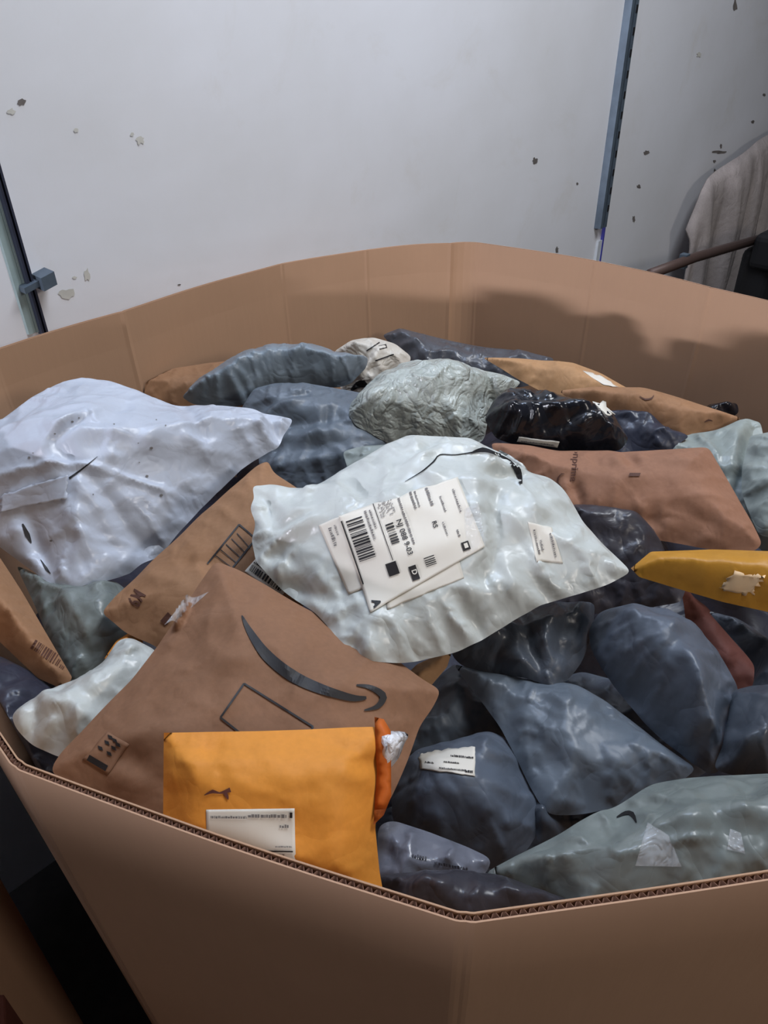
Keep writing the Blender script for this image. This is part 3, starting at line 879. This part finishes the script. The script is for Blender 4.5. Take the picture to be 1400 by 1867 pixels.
b = bag(PM, 'dark slate poly mailer with wrinkled end at the right edge above the sage front bag', 'mailer',
    [(1330,1262),(1372,1248),(1500,1260),(1500,1420),(1395,1430),(1325,1412),(1300,1405),(1322,1350)], (1400,1350), -.12, M['slate3'], T=.035, lean=.4, g=.06, seed=29)
bake(b)
b = bag(PE, 'yellow manila envelope with a torn tan patch at the right edge of the pile', 'envelope',
    [(1150,1036),(1186,1006),(1300,1002),(1500,1008),(1500,1140),(1400,1115),(1320,1098),(1230,1072),(1165,1052)], (1320,1055), -.09, M['gold'], cr=.3, crease=.4, pucker=.003, T=.028, lean=.45, g=.008, seed=30, crisp=True)
L = sticker(b, [(1312,1078),(1372,1085),(1392,1052),(1335,1045)], 12, 10, rag=6, seed=2)
bake(b); sheet_obj('torn_sticker_patch', L, M['tan'], b.obj)

# ---- front side, lower parcels
b = bag(PM, 'translucent grey poly mailer edge with faint print, right of the orange envelope', 'mailer',
    [(690,1505),(716,1495),(760,1510),(900,1568),(890,1590),(860,1625),(720,1640),(690,1590)], (790,1570), -.15, M['mist'], T=.012, lean=.5, g=.02, seed=31)
bake(b)
ik = Ink(b.bv, b); fr = ((752,1562),(1,.2),(-.1,-1)); ik.scrib(fr, 0,0,26,6,3); ik.scrib(fr, 40,-6,60,6,4); ik.done('faint_print', M['coal'], b.obj)
b = bag(PM, 'black poly mailer just inside the front corner of the bin', 'mailer',
    [(690,1600),(740,1592),(820,1588),(905,1594),(980,1622),(1042,1642),(1040,1690),(950,1730),(850,1760),(700,1700)], (860,1650), -.13, M['coal'], T=.03, lean=.3, g=.05, seed=32)
bake(b)
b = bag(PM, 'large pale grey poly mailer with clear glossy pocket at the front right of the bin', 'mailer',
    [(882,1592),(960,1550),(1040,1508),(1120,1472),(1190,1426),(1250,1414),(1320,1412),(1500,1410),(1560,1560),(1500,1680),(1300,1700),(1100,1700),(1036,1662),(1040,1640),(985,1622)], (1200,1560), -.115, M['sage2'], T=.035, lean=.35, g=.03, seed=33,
    folds=[((1130,1480),(1270,1500),.006,.008),((1260,1498),(1400,1462),.007,.008),((1150,1490),(1090,1570),.008,.012),((1290,1520),(1290,1600),.006,.012)])
Lc = sticker(b, [(1158,1580),(1242,1582),(1218,1524),(1180,1500)], 14, 12, off=.0012)
Lc2 = sticker(b, [(1325,1550),(1358,1558),(1350,1520),(1330,1512)], 8, 8, off=.0012)
bake(b); sheet_obj('clear_pocket', Lc, M['clear'], b.obj, .0004); sheet_obj('clear_pocket', Lc2, M['clear'], b.obj, .0004)
ik = Ink(b.bv, b, .001); ik.stroke([(1124,1490),(1140,1482),(1152,1484),(1160,1500)], [2,7,9,2]); ik.done('torn_opening', M['hole'], b.obj, 'black torn opening')

# ---- left side, lower parcels
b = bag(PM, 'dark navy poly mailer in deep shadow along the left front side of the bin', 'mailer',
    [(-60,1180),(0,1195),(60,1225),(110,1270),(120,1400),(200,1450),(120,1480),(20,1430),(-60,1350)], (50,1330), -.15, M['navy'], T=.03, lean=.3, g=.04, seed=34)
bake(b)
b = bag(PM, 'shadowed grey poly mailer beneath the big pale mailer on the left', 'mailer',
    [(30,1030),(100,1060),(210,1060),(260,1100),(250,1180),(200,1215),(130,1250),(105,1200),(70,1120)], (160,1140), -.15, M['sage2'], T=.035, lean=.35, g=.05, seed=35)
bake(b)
b = bag(PE, 'sliver of orange envelope between the shadowed grey and small white mailers', 'envelope',
    [(190,1200),(212,1168),(240,1150),(262,1170),(230,1210)], (225,1185), -.135, M['orange'], cr=.05, pucker=0, T=.006, lean=.4, g=.01, seed=36, crisp=True)
bake(b)
b = bag(KM, 'brown kraft mailer with a dark barcode leaning on the left side of the bin', 'mailer',
    [(-80,980),(0,1018),(40,1080),(90,1165),(132,1236),(118,1258),(70,1238),(0,1172),(-80,1120)], (50,1150), -.12, M['kraft'], cr=.45, crease=.5, T=.03, lean=.35, g=.012, seed=37, crisp=True)
bake(b)
ik = Ink(b.bv, b); ik.bars(((55,1182),(10,6.5),(10,-16)), 0,0,6,1,20,5); ik.done('printed_barcode', M['ink_brown'], b.obj)
b = bag(PM, 'small white crumpled poly mailer left of the large kraft mailer with the smile arrow', 'mailer',
    [(20,1306),(50,1280),(100,1252),(140,1238),(190,1205),(215,1165),(240,1160),(284,1182),(300,1220),(260,1300),(170,1390),(110,1384),(62,1362),(32,1335)], (150,1290), -.11, M['white'], T=.028, lean=.35, g=.06, seed=38,
    folds=[((75,1285),(60,1350),.006,.007),((150,1260),(190,1330),.005,.007)])
bake(b)
b = bag(PM, 'huge pale lilac-white poly mailer with dark specks and a flap, left side of pile', 'mailer',
    [(-110,860),(-60,800),(0,766),(60,722),(110,700),(150,693),(200,697),(250,716),(315,741),(380,740),(450,744),(500,756),(534,764),(526,782),(518,792),(512,812),(500,820),(440,858),(400,895),(300,1000),(240,1045),(200,1066),(150,1086),(90,1070),(30,1020),(-40,970),(-110,940)],
    (240,890), -.085, M['white2'], T=.075, lean=.5, g=.045, gs=9, seed=39, lump=.15,
    folds=[((180,832),(126,872),.009,.005),((126,872),(260,1000),.005,.008),((200,1000),(330,1010),.008,.012),((190,960),(275,1010),.006,.01),((330,740),(390,880),.005,.010),((480,755),(505,815),.008,.008),((60,960),(100,1060),.006,.008),((0,800),(90,790),.004,.008),((150,940),(240,1050),.007,.01),((240,1040),(300,980),.006,.01)])
L = sticker(b, [(0,938),(122,912),(125,868),(5,905)], 26, 12, off=.004, smooth=30, rag=2.0, seed=4)
bake(b)
fl = sheet_obj('tape_flap', L, M['white2'], b.obj, .0008)
ik = Ink(b.bv, b, .0008)
for x, y, r in [(294,903,5),(268,868,4.5),(144,762,2.5),(132,769,4),(276,817,5),(285,765,2),(302,775,2),(100,791,3),(252,808,2),(254,843,2),(93,986,4),(170,901,2),(53,834,4),(60,826,2),(208,773,2.5)]:
    rr = random.Random(x); ik = Ink(b.bv, b, .0008); ik.stroke([(x-r*.6,y+rr.uniform(-.6,.6)),(x,y),(x+r*.6,y+rr.uniform(-.6,.6))],[r*.4,r,r*.4]); ik.done('dirt_speck', M['ink_grey'], b.obj)
for p_, w_ in (([(41,955),(50,975),(57,990)], [3,9,2]), ([(74,1020),(84,1036),(92,1046)], [1,5,1]), ([(126,872),(150,855),(178,832)], [4,3,.6])):
    ik = Ink(b.bv, b, .0008); ik.stroke(p_, w_); ik.done('small_tear', M['ink'], b.obj)

# ---- kraft mailers at the front left
b = bag(KM, 'brown kraft mailer lettered M9 with a printed box, under the large smile kraft mailer', 'mailer',
    [(181,1116),(210,1084),(300,1002),(360,945),(420,893),(470,850),(490,841),(498,862),(520,878),(560,905),(600,960),(560,1100),(440,1180),(330,1210),(285,1178),(225,1150)], (370,1040), -.10, M['kraft'], cr=.45, crease=.5, T=.022, lean=.42, g=.018, seed=40, R=.05,
    folds=[((260,1150),(340,1040),.004,.01)])
L = sticker(b, [(446,1042),(512,1090),(540,1052),(474,1010)], 18, 12)
bake(b)
lab = sheet_obj('shipping_label', L, M['label'], b.obj)
ik = Ink(L.bv, b, .0009); ik.bars(((452,1042),(.81,.56),(.5,-.8)), 0,3,70,16,24,2); ik.scrib(((458,1028),(.81,.56),(.5,-.8)), 0,4,50,4,3); ik.done('barcode', M['ink'], lab)
ik = Ink(b.bv, b)
ik.line([(378,1028),(436,956),(466,982),(420,1040)], 3.0)
for k in range(5): ik.line([(392+k*10,1012-k*10),(424+k*8,1036-k*9)], 1.6)
ik.done('printed_box', M['ink'], b.obj)
ik = Ink(b.bv, b); ik.text(((246,1072),(-10,17),(26,15)), 'M9', 0,0,1.15,.02)
ik.rect(((292,1132),(14,-16),(9,9)),0,0,1,1); ik.done('printed_code', M['ink_brown'], b.obj)
b = bag(KM, 'small tan kraft corner sticking out under the lower right edge of the central mailer', 'mailer',
    [(735,1235),(760,1210),(826,1180),(815,1215),(785,1250),(760,1262)], (785,1225), -.12, M['kraft2'], cr=.05, pucker=0, T=.006, lean=.4, g=.01, seed=41, crisp=True)
bake(b)
b = bag(KM, 'large brown kraft mailer with a big black smile arrow and empty rectangle, front left', 'mailer',
    [(88,1402),(110,1368),(165,1312),(240,1238),(285,1180),(340,1100),(394,1022),(440,1040),(520,1085),(600,1130),(700,1180),(770,1238),(806,1258),(790,1290),(765,1325),(740,1390),(700,1480),(640,1560),(400,1560),(250,1510),(150,1448)],
    (430,1280), -.085, M['kraft4'], cr=.5, crease=.5, pucker=.003, T=.04, lean=.42, g=.018, seed=42, gs=9, R=.09, folds=[((330,1130),(480,1110),.003,.01),((200,1380),(290,1420),.004,.008),((600,1130),(780,1240),.003,.008)])
L = sticker(b, [(300,1140),(345,1112),(380,1080),(332,1100)], 16, 10, off=.0008)
L2 = sticker(b, [(150,1386),(196,1414),(236,1358),(196,1334)], 10, 10, off=.0008)
bake(b)
sheet_obj('clear_tape', L, M['clear'], b.obj)
lab = sheet_obj('recycling_mark', L2, M['kraft4'], b.obj)
ik = Ink(L2.bv, b, .0009); ik.rect(((158,1386),(34,20),(5,-10)),0,0,1,1)
for x, y in [(180,1366),(196,1376),(204,1366),(192,1356),(206,1352),(184,1354),(212,1360),(198,1346)]: ik.rect(((x,y),(8,3),(-2,-7)),0,0,1,1)
ik.done('black_print', M['ink'], lab)
ik = Ink(b.bv, b)
ik.stroke([(441,1122),(456,1152),(486,1194),(530,1230),(580,1254),(640,1272),(668,1272)], [2,12,20,22,19,13,5])
ik.stroke([(650,1249),(672,1252),(692,1262),(699,1272),(688,1288),(664,1295)], [3,8,12,13,9,2])
ik.done('smile_arrow', M['ink'], b.obj)
ik = Ink(b.bv, b)
ik.line([(445,1246),(402,1308),(440,1338),(530,1390),(571,1325),(445,1246)], 3.6)
ik.done('printed_rectangle', M['ink'], b.obj)

# ---- the white mailer on top in the middle
b = bag(PM, 'pale grey-white poly mailer with several shipping labels on top of the pile centre', 'mailer',
    [(460,888),(500,884),(536,890),(600,872),(650,842),(700,812),(742,794),(800,797),(850,800),(884,808),(905,818),(930,835),(955,850),(962,864),(1000,868),(1024,886),(1042,915),(1062,950),(1100,992),(1150,1040),(1110,1062),(1060,1080),(1000,1098),(950,1124),(910,1148),(868,1170),(840,1184),(800,1196),(770,1205),(740,1216),(712,1222),(676,1224),(655,1210),(625,1185),(600,1150),(580,1128),(550,1105),(520,1080),(490,1050),(465,1025),(457,985),(468,960),(456,932),(466,910)],
    (790,1000), -.045, M['white'], T=.048, lean=.45, g=.04, gs=9, seed=43, lump=.12, edge=.002,
    folds=[((500,990),(580,960),.006,.006),((480,900),(515,975),.008,.008),((535,890),(600,880),.006,.008),((740,875),(810,825),.008,.006),((810,825),(950,850),.008,.007),((880,810),(930,870),.010,.008),((890,900),(905,1060),.007,.009),((900,1040),(870,1090),.006,.008),
           ((500,1060),(600,1110),.006,.008),((640,1180),(660,1215),.006,.006),((740,1150),(760,1210),.006,.007),((850,1120),(880,1165),.006,.008),((960,1060),(1010,1095),.004,.007),((960,880),(880,900),.008,.007),((470,1010),(560,1040),.005,.007)])
LC = sticker(b, [(690,1040),(706,1112),(846,1054),(830,998)], 20, 20)
LA = sticker(b, [(581,959),(635,1084),(705,1058),(648,930)], 30, 16, off=.0010)
LB = sticker(b, [(617,942),(675,1118),(884,998),(834,871)], 40, 40, off=.0016, smooth=14)
LD = sticker(b, [(962,952),(978,1024),(1026,1028),(1006,962)], 16, 12)
LE = sticker(b, [(846,930),(850,1012),(886,998),(872,918)], 12, 8, off=.0016)
bake(b)
sheet_obj('under_label', LC, M['label'], b.obj)
la = sheet_obj('tracking_label', LA, M['label'], b.obj)
lb = sheet_obj('shipping_label', LB, M['label'], b.obj)
ld = sheet_obj('return_label', LD, M['label'], b.obj)
sheet_obj('label_pouch', LE, M['clear'], b.obj)
E1, E2 = np.array([.33, .944]), np.array([.944, -.33])
def fr_at(x, y): return ((x, y), E1, E2)
ik = Ink(LA.bv, b, .0009); ik.scrib(fr_at(598,963), 0,0,36,6,7); ik.scrib(fr_at(608,958), 0,0,20,4,8); ik.done('printed_text', M['ink_grey'], la)
ik = Ink(LB.bv, b, .0009); ik.bars(fr_at(630,951), 0,0,78,31,26,11); ik.done('barcode', M['ink'], lb)
ik = Ink(LB.bv, b, .0009); ik.bars(fr_at(702,957), 0,0,38,15,12,12); ik.done('barcode', M['ink'], lb)
ik = Ink(LB.bv, b, .0009); ik.bars(fr_at(772,1018), 0,0,18,20,5,13); ik.done('barcode', M['ink'], lb)
ik = Ink(LB.bv, b, .0009)
ik.rect(fr_at(622,950), 0,-1.2,122,1.2); ik.rect(fr_at(680,918), 0,-.7,110,.7)
ik.done('rule_lines', M['ink'], lb)
for a_ in ((702,1029,24,20),(744,1034,27,14),(840,990,16,14)):
    ik = Ink(LB.bv, b, .0009); ik.rect(fr_at(*a_[:2]), 0,0,a_[2],a_[3]); ik.done('black_box', M['ink'], lb)
ik = Ink(LB.bv, b, .0009)
for p_, t_, z_, w_ in (((722,948),'NJ 088 9-03',14,.15),((787,951),'RS',12,.2),((678,1095),'A',20,1.0)):
    ik = Ink(LB.bv, b, .0009); ik.text(fr_at(*p_), t_, 0,0,z_,w_); ik.done('printed_text', M['ink'], lb)
for p_, t_, z_ in [((749,1040),'D',13)]:
    ik = Ink(LB.bv, b, .0014); ik.text(fr_at(*p_), t_, 0,1,z_,.3); ik.done('reversed_text', M['label'], lb)
ik = Ink(LB.bv, b, .0014); ik.rect(fr_at(843,992), 0,2,9,9); ik.done('pale_square', M['label'], lb)
ik = Ink(LB.bv, b, .0009)
for (x, y, l, h, sd) in [(663,932,56,5,1),(672,930,36,4,2),(722,902,96,4.5,3),(741,885,46,5,4),(752,890,36,3.5,5),(770,878,48,6,6),(801,905,30,4,7),(824,892,44,4.5,8),(806,952,26,4,9),(832,966,14,4,10)]:
    ik.scrib(fr_at(x, y), 0,0,l,h,sd)
rr = random.Random(5)
for i in range(12):
    for j in range(12):
        if rr.random() < .45: ik.rect(fr_at(684,918), i*2.4, 2+j*2.4, i*2.4+1.8, 2+j*2.4+1.8)
ik.done('small_print', M['ink_grey'], lb)
ik = Ink(LD.bv, b, .0009)
for k, (x, y, l) in enumerate([(972,966,46),(984,985,20),(1002,972,46)]): ik.scrib(((x,y),(.22,.97),(.95,-.2)), 0,0,l,4,20+k)
ik.done('printed_text', M['ink_grey'], ld)
wb = b
ik = Ink(b.bv, b, .001); ik.stroke([(738,878),(768,860),(790,842),(802,829),(830,829),(872,823)], [.6,2,3,2,1.4,3]); ik.done('torn_slit', M['hole'], b.obj, 'dark torn slit')
ik = Ink(b.bv, b, .0012); ik.stroke([(858,826),(880,820),(902,826),(928,838),(944,858),(950,882)], [2,9,5,7,12,5]); ik.done('torn_opening', M['hole'], b.obj, 'dark torn opening')
f = bag('opening_flap', None, None, [(742,797),(800,801),(850,804),(884,811),(896,819),(872,821),(830,827),(800,826),(788,838),(768,856),(742,870),(712,872),(690,858),(688,838),(708,812)], (790,825), -.05, M['white'], T=.002, pucker=.003, g=.06, seed=51, cr=.5, warp=.001, flange=.001, step=.004)
mesh_obj('opening_flap', f.W, f.F, M['white'], parent=b.obj)
f = bag('rolled_end', None, None, [(905,818),(932,832),(958,850),(966,866),(960,880),(954,868),(940,852),(920,838)], (935,845), -.05, M['white'], T=.006, g=.05, seed=52, warp=.003, flange=.001, step=.004)
mesh_obj('rolled_end', f.W, f.F, M['white'], parent=b.obj)

# ---- orange envelope standing at the front
b = bag(PE, 'bright orange manila padded envelope standing against the front left side of the bin', 'envelope',
    [(299,1336),(400,1334),(470,1333),(560,1330),(640,1326),(684,1325),(700,1340),(694,1400),(684,1510),(692,1590),(706,1668),(500,1628),(297,1548)], (500,1470), -.06, M['orange'], cr=.35, crease=.5, T=.022, lean=.9, twist=(-.05,-.25), g=.012, seed=44, crisp=True, warp=.002, R=.03,
    folds=[((318,1366),(480,1368),.0025,.003),((590,1364),(670,1358),.002,.003),((380,1345),(400,1385),.003,.006),((630,1370),(690,1400),.003,.006)])
L = sticker(b, [(376,1600),(540,1612),(537,1474),(376,1476)], 26, 24, smooth=14)
bake(b)
lab = sheet_obj('shipping_label', L, M['label'], b.obj)
ik = Ink(L.bv, b, .0009); fr = ((376,1550),(1,.01),(0,-1))
ik.scrib(fr, 8,58,66,5,1); ik.scrib(fr, 76,60,70,7,2); ik.scrib(fr, 134,42,16,6,3); ik.scrib(fr, 126,6,30,3,6); ik.done('small_print', M['ink_grey'], lab)
ik = Ink(L.bv, b, .0009); ik.rect(fr, 2,-2.5,158,0); ik.rect(fr, 152,60,157,70); ik.done('rule_line', M['ink'], lab)
ik = Ink(L.bv, b, .0009); ik.bars(fr, 24,-60,142,-6,36,9); ik.done('barcode', M['ink_brown'], lab)
ik = Ink(b.bv, b, .001)
ik.stroke([(372,1450),(388,1443),(400,1446),(420,1440)], [1,7,3,9]); ik.stroke([(408,1442),(414,1452),(416,1458)], [7,6,1])
ik.done('torn_spot', M['redbrown'], b.obj, 'dark brown torn spot')
f = bag('side_flap', None, None, [(684,1326),(700,1330),(712,1350),(713,1460),(700,1492),(682,1510),(688,1420)], (700,1420), -.075, M['orange_in'], cr=.05, pucker=.0, crease=0, T=.0008, lean=.8, g=.0, seed=45, crisp=True, warp=0)
o = mesh_obj('side_flap', f.W, f.F, M['orange_in'], parent=b.obj); o['label'] = 'deep orange torn side flap'
f = bag('bubble_liner', None, None, [(690,1352),(716,1352),(740,1348),(752,1356),(738,1368),(728,1400),(706,1420),(694,1450),(690,1400)], (715,1380), -.07, M['bubble'], T=.008, lean=.7, g=.08, seed=46, warp=0, step=.004, flange=.002)
o = mesh_obj('bubble_liner', f.W, f.F, M['bubble'], parent=b.obj); o['label'] = 'white bubble lining poking out'

# ================================================================== things on the wall
quadslab([(-3.4,-1.1,0),(2.5,-1.1,0),(2.5,-1.1,1.295),(-3.4,-1.1,1.295)], 'light_blocker', M['floor'], n=(0,-1,0))  # unseen low wall, added to keep daylight off the bin's front
st, sm, z0, z1 = strip_on_wall('wall_track', (1120,200), (1089,414), .040, .018, M['steel'], ext=1.2)
tag(st, 'tall perforated grey steel track fixed to the white wall, upper right', 'wall track')
for k in range(26):
    g, ff = box_geo((-.004, -.0009, -.008), (.004, .0009, .008))
    c = wpt(sm + .009, z0 + .05 + k * .045, .0185)
    mesh_obj('slot_hole', [c + WD*x + WN*y + np.array([0, 0, z]) for x, y, z in g], ff, M['hole'], parent=st, smooth=False)
t, *_ = strip_on_wall('trim_1', (1087,440), (1087,520), .036, .006, M['ceil'], ext=0); tag(t, kind='structure')
t, *_ = strip_on_wall('trim_2', (1092,416), (1090,520), .006, .008, M['bluetrim'], ext=0); tag(t, kind='structure')
a = wall_px(2, 345); c = wall_px(80, 640)
st, sm, z0, z1 = strip_on_wall('wall_rail', (45,500), (78,606), .011, .012, M['steel_dark'], ext=1.3)
tag(st, 'thin dark steel rail with a small clip on the white wall at the left', 'wall rail')
cz = wall_px(58, 515)
g, ff = box_geo((-.014, -.02, -.004), (.026, 0, .004)); g2, f2 = box_geo((.008, -.03, -.009), (.028, 0, .009))
V = [wpt(sm, cz[2]) + WD*x + WN*y + np.array([0, 0, z + x*.25]) for x, y, z in g + g2]
mesh_obj('clip', V, list(ff) + [tuple(i + 8 for i in q) for q in f2], M['steel'], parent=st, smooth=False)
t, *_ = strip_on_wall('rail_shade_strip', (30,500), (64,606), .022, .003, M['rail_shade'], ext=1.3, off=0); tag(t, kind='structure')  # shadow left of the rail, painted as a thin strip
for (x, y, rx, ry, k) in [(975,293,5,6,0),(1178,278,7,4,0),(1164,340,4,4,0),(1155,399,3,6,0),(1015,455,3,6,0),(1052,335,2,3,0),(1312,277,14,3,0),(1314,266,2,5,0),(1302,294,3,3,0),(1303,311,2,4,0),(1340,10,4,14,0),(38,186,9,7,0),(1393,173,3,4,0),(1372,222,3,3,0),
                          (122,535,16,10,1),(158,500,6,14,1),(135,506,5,3,1),(20,203,8,6,1),(255,255,9,9,1),(240,245,4,4,1),(326,519,4,1.5,0),(138,238,6,4,1),(1274,100,5,5,1)]:
    blob_on_wall(x, y, rx, ry, M['scuff_pale'] if k else M['scuff'], x, parent=wall)

# load bar across the corner, draped cover and dark machine at the right
def tube(name, pts, r, mat, parent=None, n=10):
    P = [np.array(p, float) for p in pts]; V = []; F = []
    for i, p in enumerate(P):
        t = P[min(i+1, len(P)-1)] - P[max(i-1, 0)]; t /= np.linalg.norm(t)
        u = np.cross(t, [0, 0, 1.]); u = u / np.linalg.norm(u) if np.linalg.norm(u) > 1e-6 else np.array([1., 0, 0]); v = np.cross(t, u)
        for k in range(n):
            a = 2*math.pi*k/n; V.append(p + r*(u*math.cos(a) + v*math.sin(a)))
    for i in range(len(P)-1):
        for k in range(n): F.append((i*n+k, i*n+(k+1) % n, (i+1)*n+(k+1) % n, (i+1)*n+k))
    F += [tuple(range(n))[::-1], tuple(range((len(P)-1)*n, len(P)*n))]
    return mesh_obj(name, V, F, mat, parent=parent)
print('script geometry done')

M['bar'] = flat_mat('rusty_bar', (84, 66, 60), .5, .3)
bar = tube('load_bar', [wall_px(1185,500,.30), wall_px(1268,469,.30), wall_px(1380,437,.30)], .0125, M['bar'])
tag(bar, 'brown-grey metal load bar slanting up the wall behind the right rim of the bin', 'load bar')
ca = wall_px(1247,472,.295)
g, ff = box_geo((-.01,-.009,-.022), (.01,.009,.012))
mesh_obj('clamp', [ca + WD*x + WN*y + np.array([0,0,z]) for x, y, z in g], ff, M['steel'], parent=bar, smooth=False)

def drape():
    """heavy grey-brown cover hanging in vertical folds beside the machine"""
    prof = [(1240,560),(1243,520),(1250,480),(1262,440),(1280,395),(1300,350),(1315,330),(1345,305),(1375,280),(1400,262),(1440,235),(1500,210),(1580,200)]
    cols = []
    for x, y in prof:
        p = wall_px(x, y, .10); cols.append((p @ WD, p[2]))
    cols = np.array(cols); n = 90
    ss = np.linspace(cols[0,0], cols[-1,0], n); zt = np.interp(ss, cols[:,0], cols[:,1])
    V = []; F = []; mz = 30
    for i in range(n):
        for j in range(mz):
            f = j/(mz-1); z = zt[i]*(1-f) + .03*f
            dd = .09 + .03*f + min(1,f*5)*(.016*math.sin(ss[i]*34 + 1.5*f) + .010*math.sin(ss[i]*77 + 3*f + 1)) + .02*mnoise.noise(Vector((ss[i]*5, z*2.5, 1)))
            dd -= .03*math.exp(-f*30)
            V.append(wpt(ss[i], z, dd))
    F = [(i*mz+j, (i+1)*mz+j, (i+1)*mz+j+1, i*mz+j+1) for i in range(n-1) for j in range(mz-1)]
    o = mesh_obj('draped_cover', V, F, M['cover'])
    sd = o.modifiers.new('thick', 'SOLIDIFY'); sd.thickness = .008
    tag(o, 'grey-brown draped cover hanging in folds against the wall at the far right', 'cover')
M['cover'] = paper_mat('grey_brown_cloth', (160, 150, 146), .9, .4, .2)
drape()
mc = bpy.data.objects.new('dark_machine', None); COL.objects.link(mc)
p = wall_px(1392, 470, .34); mc.location = (p[0], p[1], 0); mc['_o'] = [p[0], p[1], 0.]
tag(mc, 'black machine frame standing at the far right edge behind the bin', 'machine')
def rbox(name, lo, hi, mat, parent, r=.01):
    g, ff = box_geo(lo, hi)
    V = [np.array([p[0], p[1], 0]) + WD*x + WN*y + np.array([0,0,z]) for x, y, z in g]
    o = mesh_obj(name, V, ff, mat, parent=parent, smooth=False)
    bv = o.modifiers.new('bev', 'BEVEL'); bv.width = r; bv.segments = 3
    return o
pz = p[2]
rbox('post', (-.015,-.03,.0), (.45,.06,pz+.02), M['black_paint'] if 'black_paint' in M else M['hole'], mc, .02)
rbox('head', (-.035,-.05,pz-.03), (.30,.03,pz+.07), M['hole'], mc, .02)
rbox('handle', (-.01,-.06,pz+.06), (.2,-.02,pz+.10), M['hole'], mc, .012)

# neighbouring carton on the floor, lower left
nb = bpy.data.objects.new('floor_carton', None); COL.objects.link(nb)
q = at_z(20, 1800, -.42); nb.location = (q[0]-.3, q[1]-.05, 0); nb['_o'] = [q[0]-.3, q[1]-.05, 0.]
tag(nb, 'dim brown corrugated carton on the floor at the lower left corner', 'cardboard box')
c0 = np.array([q[0]-.3, q[1]-.05, 0.]); th = R_(24)
ax = np.array([math.cos(th), math.sin(th), 0]); ay = np.array([-math.sin(th), math.cos(th), 0])
def nbox(name, lo, hi, mat):
    g, ff = box_geo(lo, hi)
    o = mesh_obj(name, [c0 + ax*x + ay*y + np.array([0,0,z]) for x, y, z in g], ff, mat, parent=nb, smooth=False)
    bv = o.modifiers.new('bev', 'BEVEL'); bv.width = .004; bv.segments = 2
nbox('side_panel', (-.35,-.5,0.0), (.27,.10,.60), M['carton'])
nbox('top_flap', (-.35,-.5,.605), (.265,-.205,.612), M['carton'])
nbox('top_flap', (-.35,-.195,.605), (.265,.095,.612), M['carton'])
nbox('corner_strip', (.272,-.10,.0), (.280,-.06,.60), M['redbrown'])

wl = bpy.data.objects.new('dark_filler', None); COL.objects.link(wl)  # invented block that makes the gap left of the bin black
cw = WD*-.5 + WN*.74; wl.location = tuple(cw); wl['_o'] = list(map(float, cw))
tag(wl, 'black block added to darken the gap between the wall and the left of the bin', 'dark filler')
def wslab(name, s0, s1, n0, n1, z0_, z1_, mat):
    V = []; F = []; k = 24
    per = [(s0,n0),(s1,n0),(s1,n1),(s0,n1)]
    ring_ = []
    for i in range(4):
        a_, c_ = np.array(per[i]), np.array(per[(i+1)%4])
        for j in range(k): ring_.append(a_ + (c_-a_)*j/k)
    mid = np.mean(ring_, axis=0); nzz = 16
    for j in range(nzz):
        z = z0_ + (z1_-z0_)*j/(nzz-1); sh = 1 - .06*(j == nzz-1)
        for p_ in ring_:
            w_ = 1 + .03*mnoise.noise(Vector((p_[0]*6, p_[1]*6, z*9)))
            q_ = mid + (p_-mid)*w_*sh; V.append(WD*q_[0] + WN*q_[1] + np.array([0,0,z]))
    m_ = len(ring_)
    F = [(j*m_+i, j*m_+(i+1)%m_, (j+1)*m_+(i+1)%m_, (j+1)*m_+i) for j in range(nzz-1) for i in range(m_)] + [tuple(range((nzz-1)*m_, nzz*m_)), tuple(range(m_))[::-1]]
    return mesh_obj(name, V, F, mat, parent=wl)
wslab('filler_block', -.95, -.06, .44, 1.02, .13, .80, M['black'])
wslab('filler_base', -.93, -.08, .46, 1.0, .0, .125, M['floor'])
